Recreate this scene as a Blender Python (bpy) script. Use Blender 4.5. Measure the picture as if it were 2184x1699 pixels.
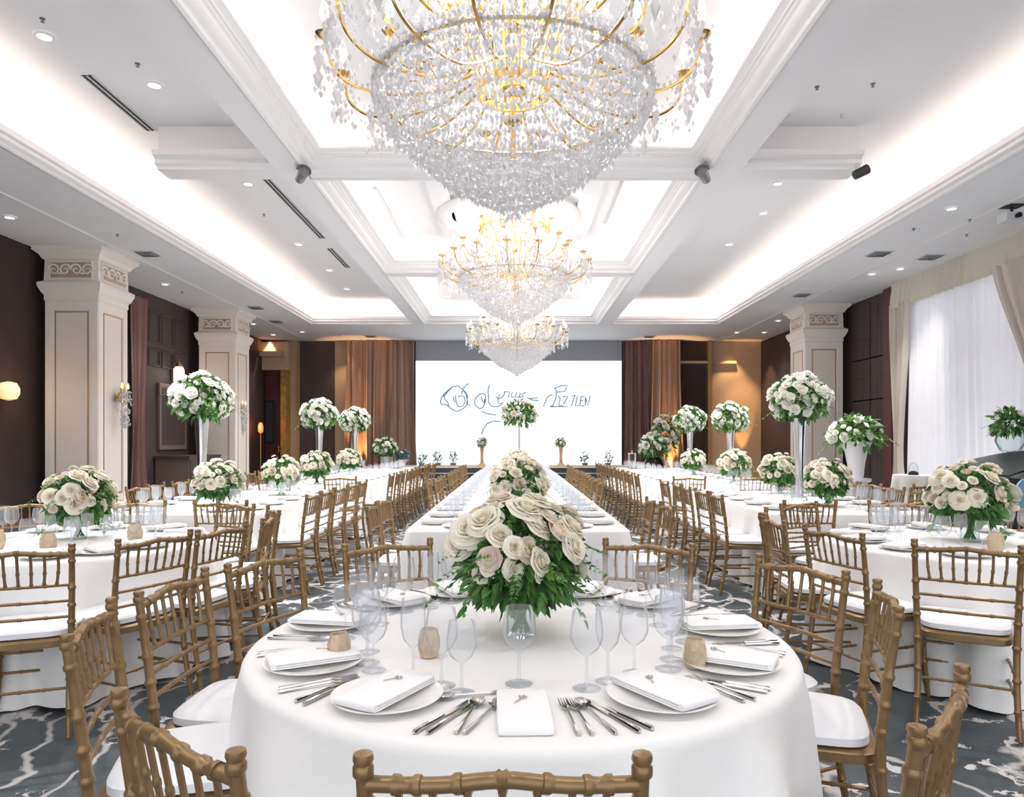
import bpy, math, random
from math import pi, sin, cos, radians, sqrt, atan2
from mathutils import Vector, Matrix

SC = bpy.context.scene
COL = SC.collection
for _o in list(bpy.data.objects):
    bpy.data.objects.remove(_o)

# ---------------------------------------------------------------- camera
cam_data = bpy.data.cameras.new('camera')
cam = bpy.data.objects.new('camera', cam_data)
COL.objects.link(cam)
cam.location = (0.0, 0.0, 1.37)
cam.rotation_euler = (pi / 2, 0, 0)
cam_data.sensor_width = 36.0
cam_data.lens = 36.0 * 1500 / 2184
cam_data.shift_x = -6 / 2184
cam_data.shift_y = 90.5 / 2184
cam_data.clip_end = 200
SC.camera = cam

# ---------------------------------------------------------------- view and world
SC.view_settings.view_transform = 'Standard'
SC.view_settings.look = 'None'
SC.view_settings.gamma = 1.0
SC.view_settings.use_curve_mapping = False
SC.view_settings.exposure = 1.19
CY = SC.cycles
CY.max_bounces = 8
CY.diffuse_bounces = 5
CY.glossy_bounces = 3
CY.transmission_bounces = 4
CY.transparent_max_bounces = 40
CY.caustics_reflective = False
CY.caustics_refractive = False
CY.sample_clamp_indirect = 4.0
CY.use_adaptive_sampling = True
CY.adaptive_threshold = 0.04

world = bpy.data.worlds.new('world')
SC.world = world
world.use_nodes = True
bg = world.node_tree.nodes['Background']
bg.inputs[0].default_value = (0.90, 0.94, 1.0, 1)
bg.inputs[1].default_value = 0.88

ZS, ZL, ZU = 4.48, 4.66, 4.99      # soffit, cornice lip, tray ceiling


def light(kind, name, loc, energy, color=(1, 1, 1), rot=(0, 0, 0), **kw):
    ld = bpy.data.lights.new(name, kind)
    ld.energy = energy
    ld.color = color
    for k, v in kw.items():
        setattr(ld, k, v)
    o = bpy.data.objects.new(name, ld)
    o.location = loc
    o.rotation_euler = rot
    COL.objects.link(o)
    return o


WARM = (1.0, 0.83, 0.68)
SOFTW = (1.0, 0.98, 0.965)
COVE = 7.5        # watts per metre of cove strip


def cove(x0, y0, x1, y1, z=4.61, k=1.0):
    """LED strip lying in a cornice trough between two points, shining up"""
    L = math.hypot(x1 - x0, y1 - y0)
    light('AREA', 'cove_light', ((x0 + x1) / 2, (y0 + y1) / 2, z), COVE * L * k, WARM,
          (pi, 0, atan2(y1 - y0, x1 - x0)), shape='RECTANGLE', size=L, size_y=0.06)


# side trays: long outer side and far end
for s in (-1, 1):
    cove(s * 5.52, -4, s * 5.52, 18.7)
    cove(s * 5.4, 18.79, s * 2.85, 18.79)
# three middle trays
BAYS = [(0.6, 7.95), (8.5, 12.85), (13.45, 18.55)]
BX0, BX1 = -2.38, 2.2
for (b0, b1) in BAYS:
    for c4 in ((BX0, b0, BX0, b1), (BX1, b0, BX1, b1), (BX0, b1, BX1, b1), (BX0, b0, BX1, b0)):
        cove(*c4, k=0.2)
# chandelier lights (bulbs of the three chandeliers)
CHAND = [(-0.01, 4.5, 2.82), (0.0, 11.2, 3.22), (0.05, 16.8, 2.96)]
for (x, y, z) in CHAND:
    light('POINT', 'chandelier_glow', (x, y, z + 1.3), 60 if y < 8 else 72, SOFTW, shadow_soft_size=0.35)
# recessed downlights
DL_UP = [(-4.2, 6.28), (-3.66, 7.14), (-3.75, 9.89), (-3.97, 12.93), (-3.99, 16.71), (-3.92, 14.88),
         (3.69, 9.87), (3.94, 11.15), (3.94, 12.93)]
DL_SOF = [(-7.01, 9.76), (-6.93, 13.93), (-7.06, 20.55), (-6.05, 20.02), (-6.94, 18.66), (6.64, 13.07),
          (6.95, 12.68), (6.35, 20.11), (7.13, 20.11), (6.8, 18.15), (5.83, 9.39)]
DL_BACK = [(-3.9, 2.6), (3.9, 2.6), (-3.9, -0.4), (3.9, -0.4), (3.9, 5.6), (3.95, 16.0)]
DL_MID = [(-1.75, 1.4), (1.6, 1.4), (-1.75, 6.6), (1.6, 6.6), (-1.7, 9.3), (1.5, 9.3), (-1.7, 12.2), (1.5, 12.2), (-1.7, 14.4), (1.5, 14.4), (-1.7, 17.6), (1.5, 17.6)]
for (x, y) in DL_UP + DL_BACK + DL_MID:
    light('SPOT', 'downlight_beam', (x, y, ZU - 0.03), 300 if (x, y) in DL_UP else 130 if y > 4 else 55, (0.97, 0.98, 1.0), spot_size=radians(110), spot_blend=0.9,
          shadow_soft_size=0.06)
for (x, y) in DL_SOF:
    light('SPOT', 'downlight_beam', (x, y, ZS - 0.03), 65, (1, 0.96, 0.92), spot_size=radians(82), spot_blend=1.0,
          shadow_soft_size=0.05)
# daylight of the window behind the sheer curtain
light('AREA', 'window_daylight', (7.95, 10.5, 2.2), 14, (0.86, 0.92, 1.0), (0, pi / 2, 0),
      shape='RECTANGLE', size=4.0, size_y=6.0)


# ---------------------------------------------------------------- helpers
class MB:
    def __init__(s):
        s.v, s.f, s.m = [], [], []

    def add(s, verts, faces, mi=0):
        b = len(s.v)
        s.v += [tuple(p) for p in verts]
        s.f += [tuple(b + i for i in f) for f in faces]
        s.m += [mi] * len(faces)
        return s

    def box(s, x0, x1, y0, y1, z0, z1, mi=0):
        v = [(x0, y0, z0), (x1, y0, z0), (x1, y1, z0), (x0, y1, z0), (x0, y0, z1), (x1, y0, z1), (x1, y1, z1), (x0, y1, z1)]
        return s.add(v, [(0, 3, 2, 1), (4, 5, 6, 7), (0, 1, 5, 4), (1, 2, 6, 5), (2, 3, 7, 6), (3, 0, 4, 7)], mi)

    def loft(s, rings, closed=True, cap0=True, cap1=True, mi=0):
        n = len(rings[0])
        v = [p for r in rings for p in r]
        f = []
        for i in range(len(rings) - 1):
            for j in range(n if closed else n - 1):
                k = (j + 1) % n
                f.append((i * n + j, i * n + k, (i + 1) * n + k, (i + 1) * n + j))
        if closed and cap0:
            f.append(tuple(range(n - 1, -1, -1)))
        if closed and cap1:
            f.append(tuple((len(rings) - 1) * n + j for j in range(n)))
        return s.add(v, f, mi)

    def lathe(s, prof, n=20, c=(0, 0, 0), cap0=True, cap1=True, mi=0):
        rings = [[(c[0] + r * cos(2 * pi * j / n), c[1] + r * sin(2 * pi * j / n), c[2] + z) for j in range(n)] for r, z in prof]
        return s.loft(rings, True, cap0, cap1, mi)

    def tube(s, pts, r, n=8, mi=0, cap=True):
        pts = [Vector(p) for p in pts]
        rs = r if isinstance(r, (list, tuple)) else [r] * len(pts)
        rings = []
        ref = None
        for i, p in enumerate(pts):
            t = (pts[min(i + 1, len(pts) - 1)] - pts[max(i - 1, 0)])
            if t.length < 1e-9:
                t = Vector((0, 0, 1))
            t.normalize()
            if ref is None:
                ref = Vector((1, 0, 0)) if abs(t.x) < 0.8 else Vector((0, 1, 0))
            u = (ref - t * ref.dot(t))
            if u.length < 1e-6:
                u = t.orthogonal()
            u.normalize()
            ref = u
            w = t.cross(u)
            rings.append([p + (u * cos(2 * pi * j / n) + w * sin(2 * pi * j / n)) * rs[i] for j in range(n)])
        return s.loft(rings, True, cap, cap, mi)

    def grid(s, fn, nu, nv, mi=0, wrap=False):
        v = [fn(i / nu, j / nv) for j in range(nv + 1) for i in range(nu + 1)]
        f = [(j * (nu + 1) + i, j * (nu + 1) + i + 1, (j + 1) * (nu + 1) + i + 1, (j + 1) * (nu + 1) + i)
             for j in range(nv) for i in range(nu)]
        return s.add(v, f, mi)

    def xform(s, M, start=0):
        s.v = s.v[:start] + [tuple(M @ Vector(p)) for p in s.v[start:]]
        return s

    def merge(s, o, M=None):
        vs = o.v if M is None else [tuple(M @ Vector(p)) for p in o.v]
        b = len(s.v)
        s.v += vs
        s.f += [tuple(b + i for i in f) for f in o.f]
        s.m += o.m
        return s

    def mesh(s, name, mats, smooth=True, ang=40):
        me = bpy.data.meshes.new(name)
        me.from_pydata(s.v, [], s.f)
        for m in (mats if isinstance(mats, (list, tuple)) else [mats]):
            me.materials.append(m)
        if any(s.m):
            me.polygons.foreach_set('material_index', s.m)
        if smooth:
            me.polygons.foreach_set('use_smooth', [True] * len(me.polygons))
            me.update()
            me.set_sharp_from_angle(angle=radians(ang))
        me.update()
        return me


def link(name, data, parent=None, loc=(0, 0, 0), rot=(0, 0, 0), scale=None, label=None, cat=None, group=None, kind=None):
    o = bpy.data.objects.new(name, data)
    COL.objects.link(o)
    o.location = loc
    o.rotation_euler = rot
    if scale is not None:
        o.scale = (scale,) * 3 if isinstance(scale, (int, float)) else scale
    if parent is not None:
        o.parent = parent
    if label:
        o['label'] = label
    if cat:
        o['category'] = cat
    if group:
        o['group'] = group
    if kind:
        o['kind'] = kind
    return o


def thing(name, label, cat, loc=(0, 0, 0), rz=0.0, group=None):
    return link(name, None, None, loc, (0, 0, rz), None, label, cat, group)


def part(name, mb, mat, parent, smooth=True, ang=40, **kw):
    return link(name, mb.mesh(name, mat, smooth, ang), parent, **kw)


def single(name, mb, mat, label, cat, loc=(0, 0, 0), rot=(0, 0, 0), group=None, smooth=True, ang=40):
    return link(name, mb.mesh(name, mat, smooth, ang), None, loc, rot, None, label, cat, group)


def struct(name, mb, mat, parent=None, smooth=False, ang=40, **kw):
    return link(name, mb.mesh(name, mat, smooth, ang), parent, kind=None if parent else 'structure', **kw)


def dup(root, loc, rz, label, group=None, scale=None):
    r = root.copy()
    COL.objects.link(r)
    r.location = loc
    r.rotation_euler = (0, 0, rz)
    r['label'] = label
    if group:
        r['group'] = group
    if scale is not None:
        r.scale = (scale,) * 3
    for ch in list(root.children):
        c = ch.copy()
        COL.objects.link(c)
        c.parent = r
        for g in list(ch.children):
            d = g.copy()
            COL.objects.link(d)
            d.parent = c
    return r


# ---------------------------------------------------------------- materials
def nt(name):
    m = bpy.data.materials.new(name)
    m.use_nodes = True
    t = m.node_tree
    return m, t, t.nodes['Principled BSDF']


def mat(name, col, rough=0.5, metal=0.0, noise=0.0, scale=20.0, bump=0.0, spec=0.5, emit=None, es=0.0, trans=0.0, sheen=0.0):
    m, t, p = nt(name)
    p.inputs['Base Color'].default_value = (*col, 1)
    p.inputs['Roughness'].default_value = rough
    p.inputs['Metallic'].default_value = metal
    p.inputs['Specular IOR Level'].default_value = spec
    if sheen:
        p.inputs['Sheen Weight'].default_value = sheen
    if emit:
        p.inputs['Emission Color'].default_value = (*emit, 1)
        p.inputs['Emission Strength'].default_value = es
    if noise or bump:
        tc = t.nodes.new('ShaderNodeTexCoord')
        nz = t.nodes.new('ShaderNodeTexNoise')
        nz.inputs['Scale'].default_value = scale
        nz.inputs['Detail'].default_value = 4
        t.links.new(tc.outputs['Object'], nz.inputs['Vector'])
        if noise:
            mx = t.nodes.new('ShaderNodeMix')
            mx.data_type = 'RGBA'
            mx.inputs['A'].default_value = (*[c * (1 - noise) for c in col], 1)
            mx.inputs['B'].default_value = (*[min(1, c * (1 + noise)) for c in col], 1)
            t.links.new(nz.outputs['Fac'], mx.inputs['Factor'])
            t.links.new(mx.outputs['Result'], p.inputs['Base Color'])
        if bump:
            b = t.nodes.new('ShaderNodeBump')
            b.inputs['Strength'].default_value = bump
            b.inputs['Distance'].default_value = 0.01
            t.links.new(nz.outputs['Fac'], b.inputs['Height'])
            t.links.new(b.outputs['Normal'], p.inputs['Normal'])
    if trans:
        out = t.nodes['Material Output']
        tl = t.nodes.new('ShaderNodeBsdfTranslucent')
        tl.inputs['Color'].default_value = (*col, 1)
        ms = t.nodes.new('ShaderNodeMixShader')
        ms.inputs[0].default_value = trans
        t.links.new(p.outputs[0], ms.inputs[1])
        t.links.new(tl.outputs[0], ms.inputs[2])
        t.links.new(ms.outputs[0], out.inputs['Surface'])
    return m


def glass(name, tint=(0.97, 0.98, 1.0), edge=(0.62, 0.65, 0.68), refl=0.5, rough=0.03, diff=0.0, fres=0.12, start=0.72):
    """thin-walled glass: clear face on, darker and more reflective at the rim"""
    m = bpy.data.materials.new(name)
    m.use_nodes = True
    t = m.node_tree
    t.nodes.remove(t.nodes['Principled BSDF'])
    out = t.nodes['Material Output']
    lw = t.nodes.new('ShaderNodeLayerWeight')
    lw.inputs['Blend'].default_value = 0.35
    cr = t.nodes.new('ShaderNodeValToRGB')
    cr.color_ramp.elements[0].color = (*tint, 1)
    cr.color_ramp.elements[0].position = start
    cr.color_ramp.elements[1].color = (*edge, 1)  # grey rim tint paints in the dark surroundings that real glass would refract
    cr.color_ramp.elements[1].position = 0.95
    t.links.new(lw.outputs['Facing'], cr.inputs[0])
    tr = t.nodes.new('ShaderNodeBsdfTransparent')
    t.links.new(cr.outputs[0], tr.inputs[0])
    gl = t.nodes.new('ShaderNodeBsdfGlossy')
    gl.inputs['Roughness'].default_value = rough
    mu = t.nodes.new('ShaderNodeMath')
    mu.operation = 'MULTIPLY'
    mu.inputs[1].default_value = refl
    lf = t.nodes.new('ShaderNodeLayerWeight')
    lf.inputs['Blend'].default_value = fres
    t.links.new(lf.outputs['Fresnel'], mu.inputs[0])
    ms = t.nodes.new('ShaderNodeMixShader')
    t.links.new(mu.outputs[0], ms.inputs[0])
    t.links.new(tr.outputs[0], ms.inputs[1])
    t.links.new(gl.outputs[0], ms.inputs[2])
    last = ms
    if diff:  # white diffuse share paints a pale sheen into the glass
        df = t.nodes.new('ShaderNodeBsdfDiffuse')
        df.inputs[0].default_value = (0.98, 0.98, 0.99, 1)
        tl = t.nodes.new('ShaderNodeBsdfTranslucent')
        tl.inputs[0].default_value = (0.98, 0.98, 0.99, 1)
        m3 = t.nodes.new('ShaderNodeMixShader')
        t.links.new(df.outputs[0], m3.inputs[1])
        t.links.new(tl.outputs[0], m3.inputs[2])
        m2 = t.nodes.new('ShaderNodeMixShader')
        m2.inputs[0].default_value = diff
        t.links.new(ms.outputs[0], m2.inputs[1])
        t.links.new(m3.outputs[0], m2.inputs[2])
        last = m2
    t.links.new(last.outputs[0], out.inputs['Surface'])
    return m


def leafmat(name, dark, lightc, trans=0.25):
    m, t, p = nt(name)
    g = t.nodes.new('ShaderNodeNewGeometry')
    cr = t.nodes.new('ShaderNodeValToRGB')
    cr.color_ramp.elements[0].color = (*dark, 1)
    cr.color_ramp.elements[1].color = (*lightc, 1)
    t.links.new(g.outputs['Random Per Island'], cr.inputs[0])
    t.links.new(cr.outputs[0], p.inputs['Base Color'])
    p.inputs['Roughness'].default_value = 0.45
    tl = t.nodes.new('ShaderNodeBsdfTranslucent')
    t.links.new(cr.outputs[0], tl.inputs[0])
    ms = t.nodes.new('ShaderNodeMixShader')
    ms.inputs[0].default_value = trans
    t.links.new(p.outputs[0], ms.inputs[1])
    t.links.new(tl.outputs[0], ms.inputs[2])
    t.links.new(ms.outputs[0], t.nodes['Material Output'].inputs['Surface'])
    return m


def carpet():
    m, t, p = nt('marbled_carpet')
    N = t.nodes.new
    L = t.links.new
    tc = N('ShaderNodeTexCoord')
    w1 = N('ShaderNodeTexNoise')
    w1.inputs['Scale'].default_value = 1.3
    w1.inputs['Detail'].default_value = 7
    w1.inputs['Roughness'].default_value = 0.6
    L(tc.outputs['Object'], w1.inputs['Vector'])
    sub = N('ShaderNodeVectorMath')
    sub.operation = 'MULTIPLY_ADD'
    sub.inputs[1].default_value = (1.5, 1.5, 0)
    L(w1.outputs['Color'], sub.inputs[0])
    L(tc.outputs['Object'], sub.inputs[2])
    w3 = N('ShaderNodeTexNoise')
    w3.inputs['Scale'].default_value = 7.0
    w3.inputs['Detail'].default_value = 4
    L(tc.outputs['Object'], w3.inputs['Vector'])
    sb2 = N('ShaderNodeVectorMath')
    sb2.operation = 'MULTIPLY_ADD'
    sb2.inputs[1].default_value = (0.22, 0.22, 0)
    L(w3.outputs['Color'], sb2.inputs[0])
    L(sub.outputs[0], sb2.inputs[2])
    mp = N('ShaderNodeMapping')
    mp.inputs['Scale'].default_value = (1.5, 2.3, 1)
    mp.inputs['Rotation'].default_value = (0, 0, 0.5)
    L(sb2.outputs[0], mp.inputs['Vector'])
    vo = N('ShaderNodeTexVoronoi')
    vo.feature = 'DISTANCE_TO_EDGE'
    vo.voronoi_dimensions = '2D'
    vo.inputs['Scale'].default_value = 1.35
    L(mp.outputs[0], vo.inputs['Vector'])
    nz = N('ShaderNodeTexNoise')
    nz.inputs['Scale'].default_value = 2.6
    nz.inputs['Detail'].default_value = 5
    L(tc.outputs['Object'], nz.inputs['Vector'])
    wd = N('ShaderNodeMapRange')
    wd.inputs['From Min'].default_value = 0.47
    wd.inputs['From Max'].default_value = 0.75
    wd.inputs['To Min'].default_value = 0.0
    wd.inputs['To Max'].default_value = 0.26
    L(nz.outputs['Fac'], wd.inputs['Value'])
    lt = N('ShaderNodeMath')
    lt.operation = 'SUBTRACT'
    L(wd.outputs[0], lt.inputs[0])
    L(vo.outputs['Distance'], lt.inputs[1])
    sm = N('ShaderNodeMapRange')
    sm.inputs['From Min'].default_value = -0.004
    sm.inputs['From Max'].default_value = 0.008
    L(lt.outputs[0], sm.inputs['Value'])
    # thin secondary veins
    w2 = N('ShaderNodeTexWave')
    w2.inputs['Scale'].default_value = 0.8
    w2.inputs['Distortion'].default_value = 16
    w2.inputs['Detail'].default_value = 4
    w2.inputs['Detail Scale'].default_value = 1.2
    L(tc.outputs['Object'], w2.inputs['Vector'])
    s2 = N('ShaderNodeMapRange')
    s2.inputs['From Min'].default_value = 0.93
    s2.inputs['From Max'].default_value = 1.0
    L(w2.outputs['Fac'], s2.inputs['Value'])
    s2.inputs['To Max'].default_value = 0.75
    mxm = N('ShaderNodeMath')
    mxm.operation = 'MAXIMUM'
    L(sm.outputs[0], mxm.inputs[0])
    L(s2.outputs[0], mxm.inputs[1])
    # pile mottling
    n3 = N('ShaderNodeTexNoise')
    n3.inputs['Scale'].default_value = 3.5
    n3.inputs['Detail'].default_value = 8
    n3.inputs['Roughness'].default_value = 0.75
    L(tc.outputs['Object'], n3.inputs['Vector'])
    base = N('ShaderNodeValToRGB')
    base.color_ramp.elements[0].position = 0.3
    base.color_ramp.elements[0].color = (0.013, 0.022, 0.028, 1)
    base.color_ramp.elements[1].position = 0.75
    base.color_ramp.elements[1].color = (0.052, 0.074, 0.086, 1)
    L(n3.outputs['Fac'], base.inputs[0])
    mx = N('ShaderNodeMix')
    mx.data_type = 'RGBA'
    L(mxm.outputs[0], mx.inputs['Factor'])
    L(base.outputs[0], mx.inputs['A'])
    mx.inputs['B'].default_value = (0.62, 0.58, 0.56, 1)
    L(mx.outputs['Result'], p.inputs['Base Color'])
    p.inputs['Roughness'].default_value = 0.42
    p.inputs['Specular IOR Level'].default_value = 0.5
    p.inputs['Sheen Weight'].default_value = 0.08
    return m


M = dict(
    ceil=mat('ceiling_plaster', (0.80, 0.80, 0.83), 0.8, noise=0.015, scale=3),
    trim=mat('painted_cornice', (0.80, 0.79, 0.80), 0.45),
    carpet=carpet(),
    darkwall=mat('dark_brown_fabric_wall', (0.043, 0.027, 0.023), 0.9, noise=0.25, scale=60, bump=0.2),
    darkpanel=mat('dark_brown_panel', (0.060, 0.042, 0.040), 0.7, noise=0.2, scale=40),
    maroon=mat('maroon_panel', (0.085, 0.018, 0.018), 0.55, noise=0.2, scale=30),
    beige=mat('beige_wall', (0.52, 0.37, 0.25), 0.7, noise=0.08, scale=8),
    bronze=mat('bronze_frame', (0.22, 0.16, 0.14), 0.4, 0.3, noise=0.15, scale=15),
    stone=mat('cream_column_stone', (0.76, 0.69, 0.625), 0.6, noise=0.06, scale=14, bump=0.05),
    stonelt=mat('light_column_molding', (0.82, 0.765, 0.71), 0.5, noise=0.04, scale=10),
    goldline=mat('gold_inlay_line', (0.42, 0.25, 0.12), 0.4, 0.4),
    frieze=mat('carved_gilt_frieze', (0.52, 0.42, 0.31), 0.45, 0.2, noise=0.3, scale=18),
    drape=mat('brown_satin_drape', (0.31, 0.18, 0.125), 0.45, noise=0.12, scale=2, sheen=0.4),
    plum=mat('plum_drape', (0.20, 0.09, 0.085), 0.5, noise=0.15, scale=3, sheen=0.3),
    sheer=mat('sheer_white_voile', (0.86, 0.85, 0.88), 0.8, noise=0.03, scale=3, trans=0.16),
    creamdrape=mat('cream_drape', (0.66, 0.60, 0.55), 0.7, noise=0.06, scale=4, trans=0.15),
    valance=mat('pleated_cream_valance', (0.58, 0.54, 0.46), 0.75, noise=0.06, scale=8),
    cloth=mat('white_table_linen', (0.865, 0.850, 0.832), 0.75, noise=0.015, scale=60, bump=0.04, sheen=0.2),
    napkin=mat('white_napkin_linen', (0.90, 0.89, 0.89), 0.8, bump=0.05, scale=120),
    china=mat('ivory_china', (0.88, 0.86, 0.83), 0.12, noise=0.01, scale=5),
    cushion=mat('white_seat_cushion', (0.88, 0.88, 0.90), 0.7, noise=0.01, scale=30, bump=0.03),
    gold=mat('gold_bamboo_paint', (0.245, 0.152, 0.068), 0.36, 0.42, noise=0.25, scale=26),
    brass=mat('gilt_brass', (0.72, 0.47, 0.17), 0.25, 1.0, noise=0.15, scale=12),
    steel=mat('polished_cutlery', (0.62, 0.60, 0.585), 0.14, 1.0, noise=0.05, scale=20),
    silver=mat('silver_vase', (0.78, 0.79, 0.84), 0.16, 1.0, noise=0.05, scale=10),
    rose=mat('cream_rose_petals', (0.92, 0.875, 0.75), 0.6, noise=0.05, scale=16, trans=0.3),
    roseheart=mat('yellow_rose_heart', (0.82, 0.72, 0.45), 0.6, noise=0.1, scale=30),
    rosewhite=mat('white_rose_petals', (0.92, 0.905, 0.85), 0.6, noise=0.05, scale=16, trans=0.3),
    blush=mat('blush_rose_petals', (0.86, 0.76, 0.68), 0.6, noise=0.05, scale=16, trans=0.2),
    leaf=leafmat('mixed_green_leaves', (0.016, 0.075, 0.018), (0.17, 0.36, 0.085)),
    bigleaf=leafmat('broad_green_leaves', (0.05, 0.19, 0.05), (0.12, 0.31, 0.08)),
    stem=mat('green_stems', (0.06, 0.16, 0.04), 0.5, noise=0.2, scale=30),
    glass=glass('clear_glass', (0.955, 0.967, 0.985), (0.68, 0.71, 0.77), 0.6, diff=0.12, start=0.62),
    vaseglass=glass('vase_glass', (0.93, 0.96, 0.96), (0.55, 0.62, 0.62), 0.7),
    crystal=glass('cut_crystal', (0.95, 0.95, 0.97), (0.55, 0.55, 0.58), 0.9, 0.08, diff=0.5, fres=0.35, start=0.5),
    bulb=mat('candle_bulb', (1, 1, 1), 0.4, emit=(1.0, 0.90, 0.76), es=5.0, noise=0.01),
    sleeve=mat('ivory_candle_sleeve', (0.9, 0.86, 0.76), 0.5, noise=0.02),
    lamp=mat('lamp_lens', (1, 1, 1), 0.4, emit=(1, 0.98, 0.95), es=4.0, noise=0.01),
    warmlamp=mat('warm_lamp_shade', (1, 0.85, 0.6), 0.5, emit=(1.0, 0.58, 0.22), es=0.42, noise=0.02),
    redlamp=mat('red_lamp_glass', (1, 0.3, 0.1), 0.4, emit=(1.0, 0.12, 0.04), es=0.9, noise=0.02),
    black=mat('black_lacquer', (0.010, 0.010, 0.013), 0.3, noise=0.1, scale=5, spec=0.25),
    blackmatte=mat('black_matte', (0.02, 0.02, 0.022), 0.6, noise=0.2, scale=20),
    grey=mat('grey_metal', (0.22, 0.23, 0.24), 0.4, 0.5, noise=0.1, scale=20),
    greylt=mat('pale_grey_metal', (0.62, 0.63, 0.65), 0.5, noise=0.05, scale=20),
    slot=mat('dark_vent_slot', (0.05, 0.05, 0.05), 0.7, noise=0.1, scale=20),
    stage=mat('stage_front_dark', (0.045, 0.05, 0.065), 0.4, noise=0.15, scale=6),
    stageedge=mat('pale_stage_edge', (0.75, 0.76, 0.80), 0.4, noise=0.03, scale=8),
    stagegold=mat('gold_stage_strip', (0.56, 0.40, 0.20), 0.5, noise=0.35, scale=9),
    screen=mat('projection_light', (0.02, 0.02, 0.02), 0.9, emit=(0.93, 0.97, 1.0), es=0.72),
    screenoff=mat('grey_screen_border', (0.30, 0.32, 0.355), 0.8, noise=0.02, scale=3),
    ink=mat('blue_grey_lettering', (0.30, 0.47, 0.58), 0.7, noise=0.1, scale=10),
    amber=mat('amber_mercury_glass', (0.76, 0.60, 0.44), 0.15, 0.0, noise=0.45, scale=55, bump=0.6, trans=0.35),
    marble=mat('gold_marble_sill', (0.45, 0.26, 0.06), 0.4, 0.3, noise=0.7, scale=9),
    whitevase=mat('white_ceramic', (0.86, 0.84, 0.87), 0.25, noise=0.02, scale=5),
    greycloth=mat('grey_table_linen', (0.50, 0.49, 0.47), 0.75, noise=0.04, scale=10),
    teal=leafmat('teal_leaves', (0.03, 0.10, 0.11), (0.12, 0.25, 0.25)),
    bluecloth=mat('blue_chair_back', (0.16, 0.34, 0.55), 0.5, noise=0.1, scale=10),
)

# ---------------------------------------------------------------- setting
def sweep(mb, path, prof, closed=False):
    """moulding along a 2D path; profile points are (offset to the left of travel, z)"""
    n = len(path)
    rings = []
    for i, p in enumerate(path):
        a = path[(i - 1) % n] if (closed or i > 0) else None
        b = path[(i + 1) % n] if (closed or i < n - 1) else None
        ns = []
        for q0, q1 in ((a, p), (p, b)):
            if q0 is not None and q1 is not None:
                d = Vector((q1[0] - q0[0], q1[1] - q0[1])).normalized()
                ns.append(Vector((-d.y, d.x)))
        nv = ns[0] if len(ns) == 1 else (ns[0] + ns[1]) / max(0.2, 1 + ns[0].dot(ns[1]))
        rings.append([(p[0] + nv.x * o, p[1] + nv.y * o, z) for o, z in prof])
    if closed:
        rings.append(rings[0])
    return mb.loft(rings, closed=False)


mb = MB()
mb.box(-7.9, 7.9, -4, 22.3, -0.05, 0)
struct('floor', mb, M['carpet'])

mb = MB()
mb.box(-7.9, -5.39, -4, 22.3, ZS, ZS + 0.05)
mb.box(5.39, 7.9, -4, 22.3, ZS, ZS + 0.05)
mb.box(-5.39, 5.39, 18.68, 22.3, ZS, ZS + 0.05)
for (a, b) in ((-2.74, -2.41), (2.22, 2.6)):
    mb.box(a, b, -4, 18.7, ZS, ZS + 0.02)
mb.box(-2.739, -2.72, -4, 18.7, ZS + 0.005, ZU)
mb.box(2.58, 2.599, -4, 18.7, ZS + 0.005, ZU)
for (a, b) in ((-4, 0.5), (8.09, 8.37), (13.0, 13.3)):
    mb.box(-2.42, 2.23, a, b, ZS, ZS + 0.02)
mb.box(-5.75, 5.75, -4, 19.1, ZU, ZU + 0.05)
struct('ceiling', mb, M['ceil'])

SIDEP = [(0.06, ZS - 0.002), (0.0, ZS - 0.02), (-0.02, ZS - 0.005), (-0.02, ZS + 0.025), (-0.035, ZS + 0.03), (-0.06, ZS + 0.05),
         (-0.065, ZS + 0.085), (-0.045, ZS + 0.10), (-0.075, ZS + 0.115), (-0.08, ZL), (-0.02, ZL), (-0.01, ZS + 0.09),
         (0.25, ZS + 0.09), (0.29, ZS + 0.14), (0.29, ZU)]
k = 0
for s in (-1, 1):
    k += 1
    mb = MB()
    path = [(-5.39, -4), (-5.39, 18.66), (-2.74, 18.66)] if s < 0 else [(2.6, 18.66), (5.39, 18.66), (5.39, -4)]
    sweep(mb, path, SIDEP)
    struct('trim_%d' % k, mb, M['trim'], smooth=True, ang=30)
BAYP = [(0.03, ZS - 0.002), (0.0, ZS - 0.015), (-0.03, ZS - 0.005), (-0.04, ZS + 0.025), (-0.075, ZS + 0.035), (-0.115, ZS + 0.07),
        (-0.125, ZS + 0.10), (-0.15, ZS + 0.105), (-0.165, ZS + 0.135), (-0.225, ZS + 0.15), (-0.24, ZS + 0.155), (-0.24, ZL),
        (-0.19, ZL), (-0.18, ZS + 0.12), (0.08, ZS + 0.10), (0.11, ZS + 0.13), (0.11, ZU)]
for (b0, b1) in ((0.5, 8.09), (8.37, 13.0), (13.3, 18.66)):
    k += 1
    mb = MB()
    sweep(mb, [(-2.41, b0), (-2.41, b1), (2.22, b1), (2.22, b0)], BAYP, closed=True)
    struct('trim_%d' % k, mb, M['trim'], smooth=True, ang=30)
# short cross beams of the side trays
for (a, b) in ((-4.1, -2.74), (2.6, 3.95)):
    k += 1
    mb = MB()
    P = [(8.37, ZU), (8.37, ZS), (8.06, ZS), (8.05, ZS + 0.03), (8.0, ZS + 0.05), (8.02, ZS + 0.10), (7.95, ZS + 0.13), (7.93, ZL),
         (8.02, ZL), (8.10, ZL + 0.05), (8.10, ZU)]
    mb.loft([[(a, y, z) for y, z in P], [(b, y, z) for y, z in P]], closed=True)
    struct('trim_%d' % k, mb, M['trim'], smooth=False)
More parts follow.
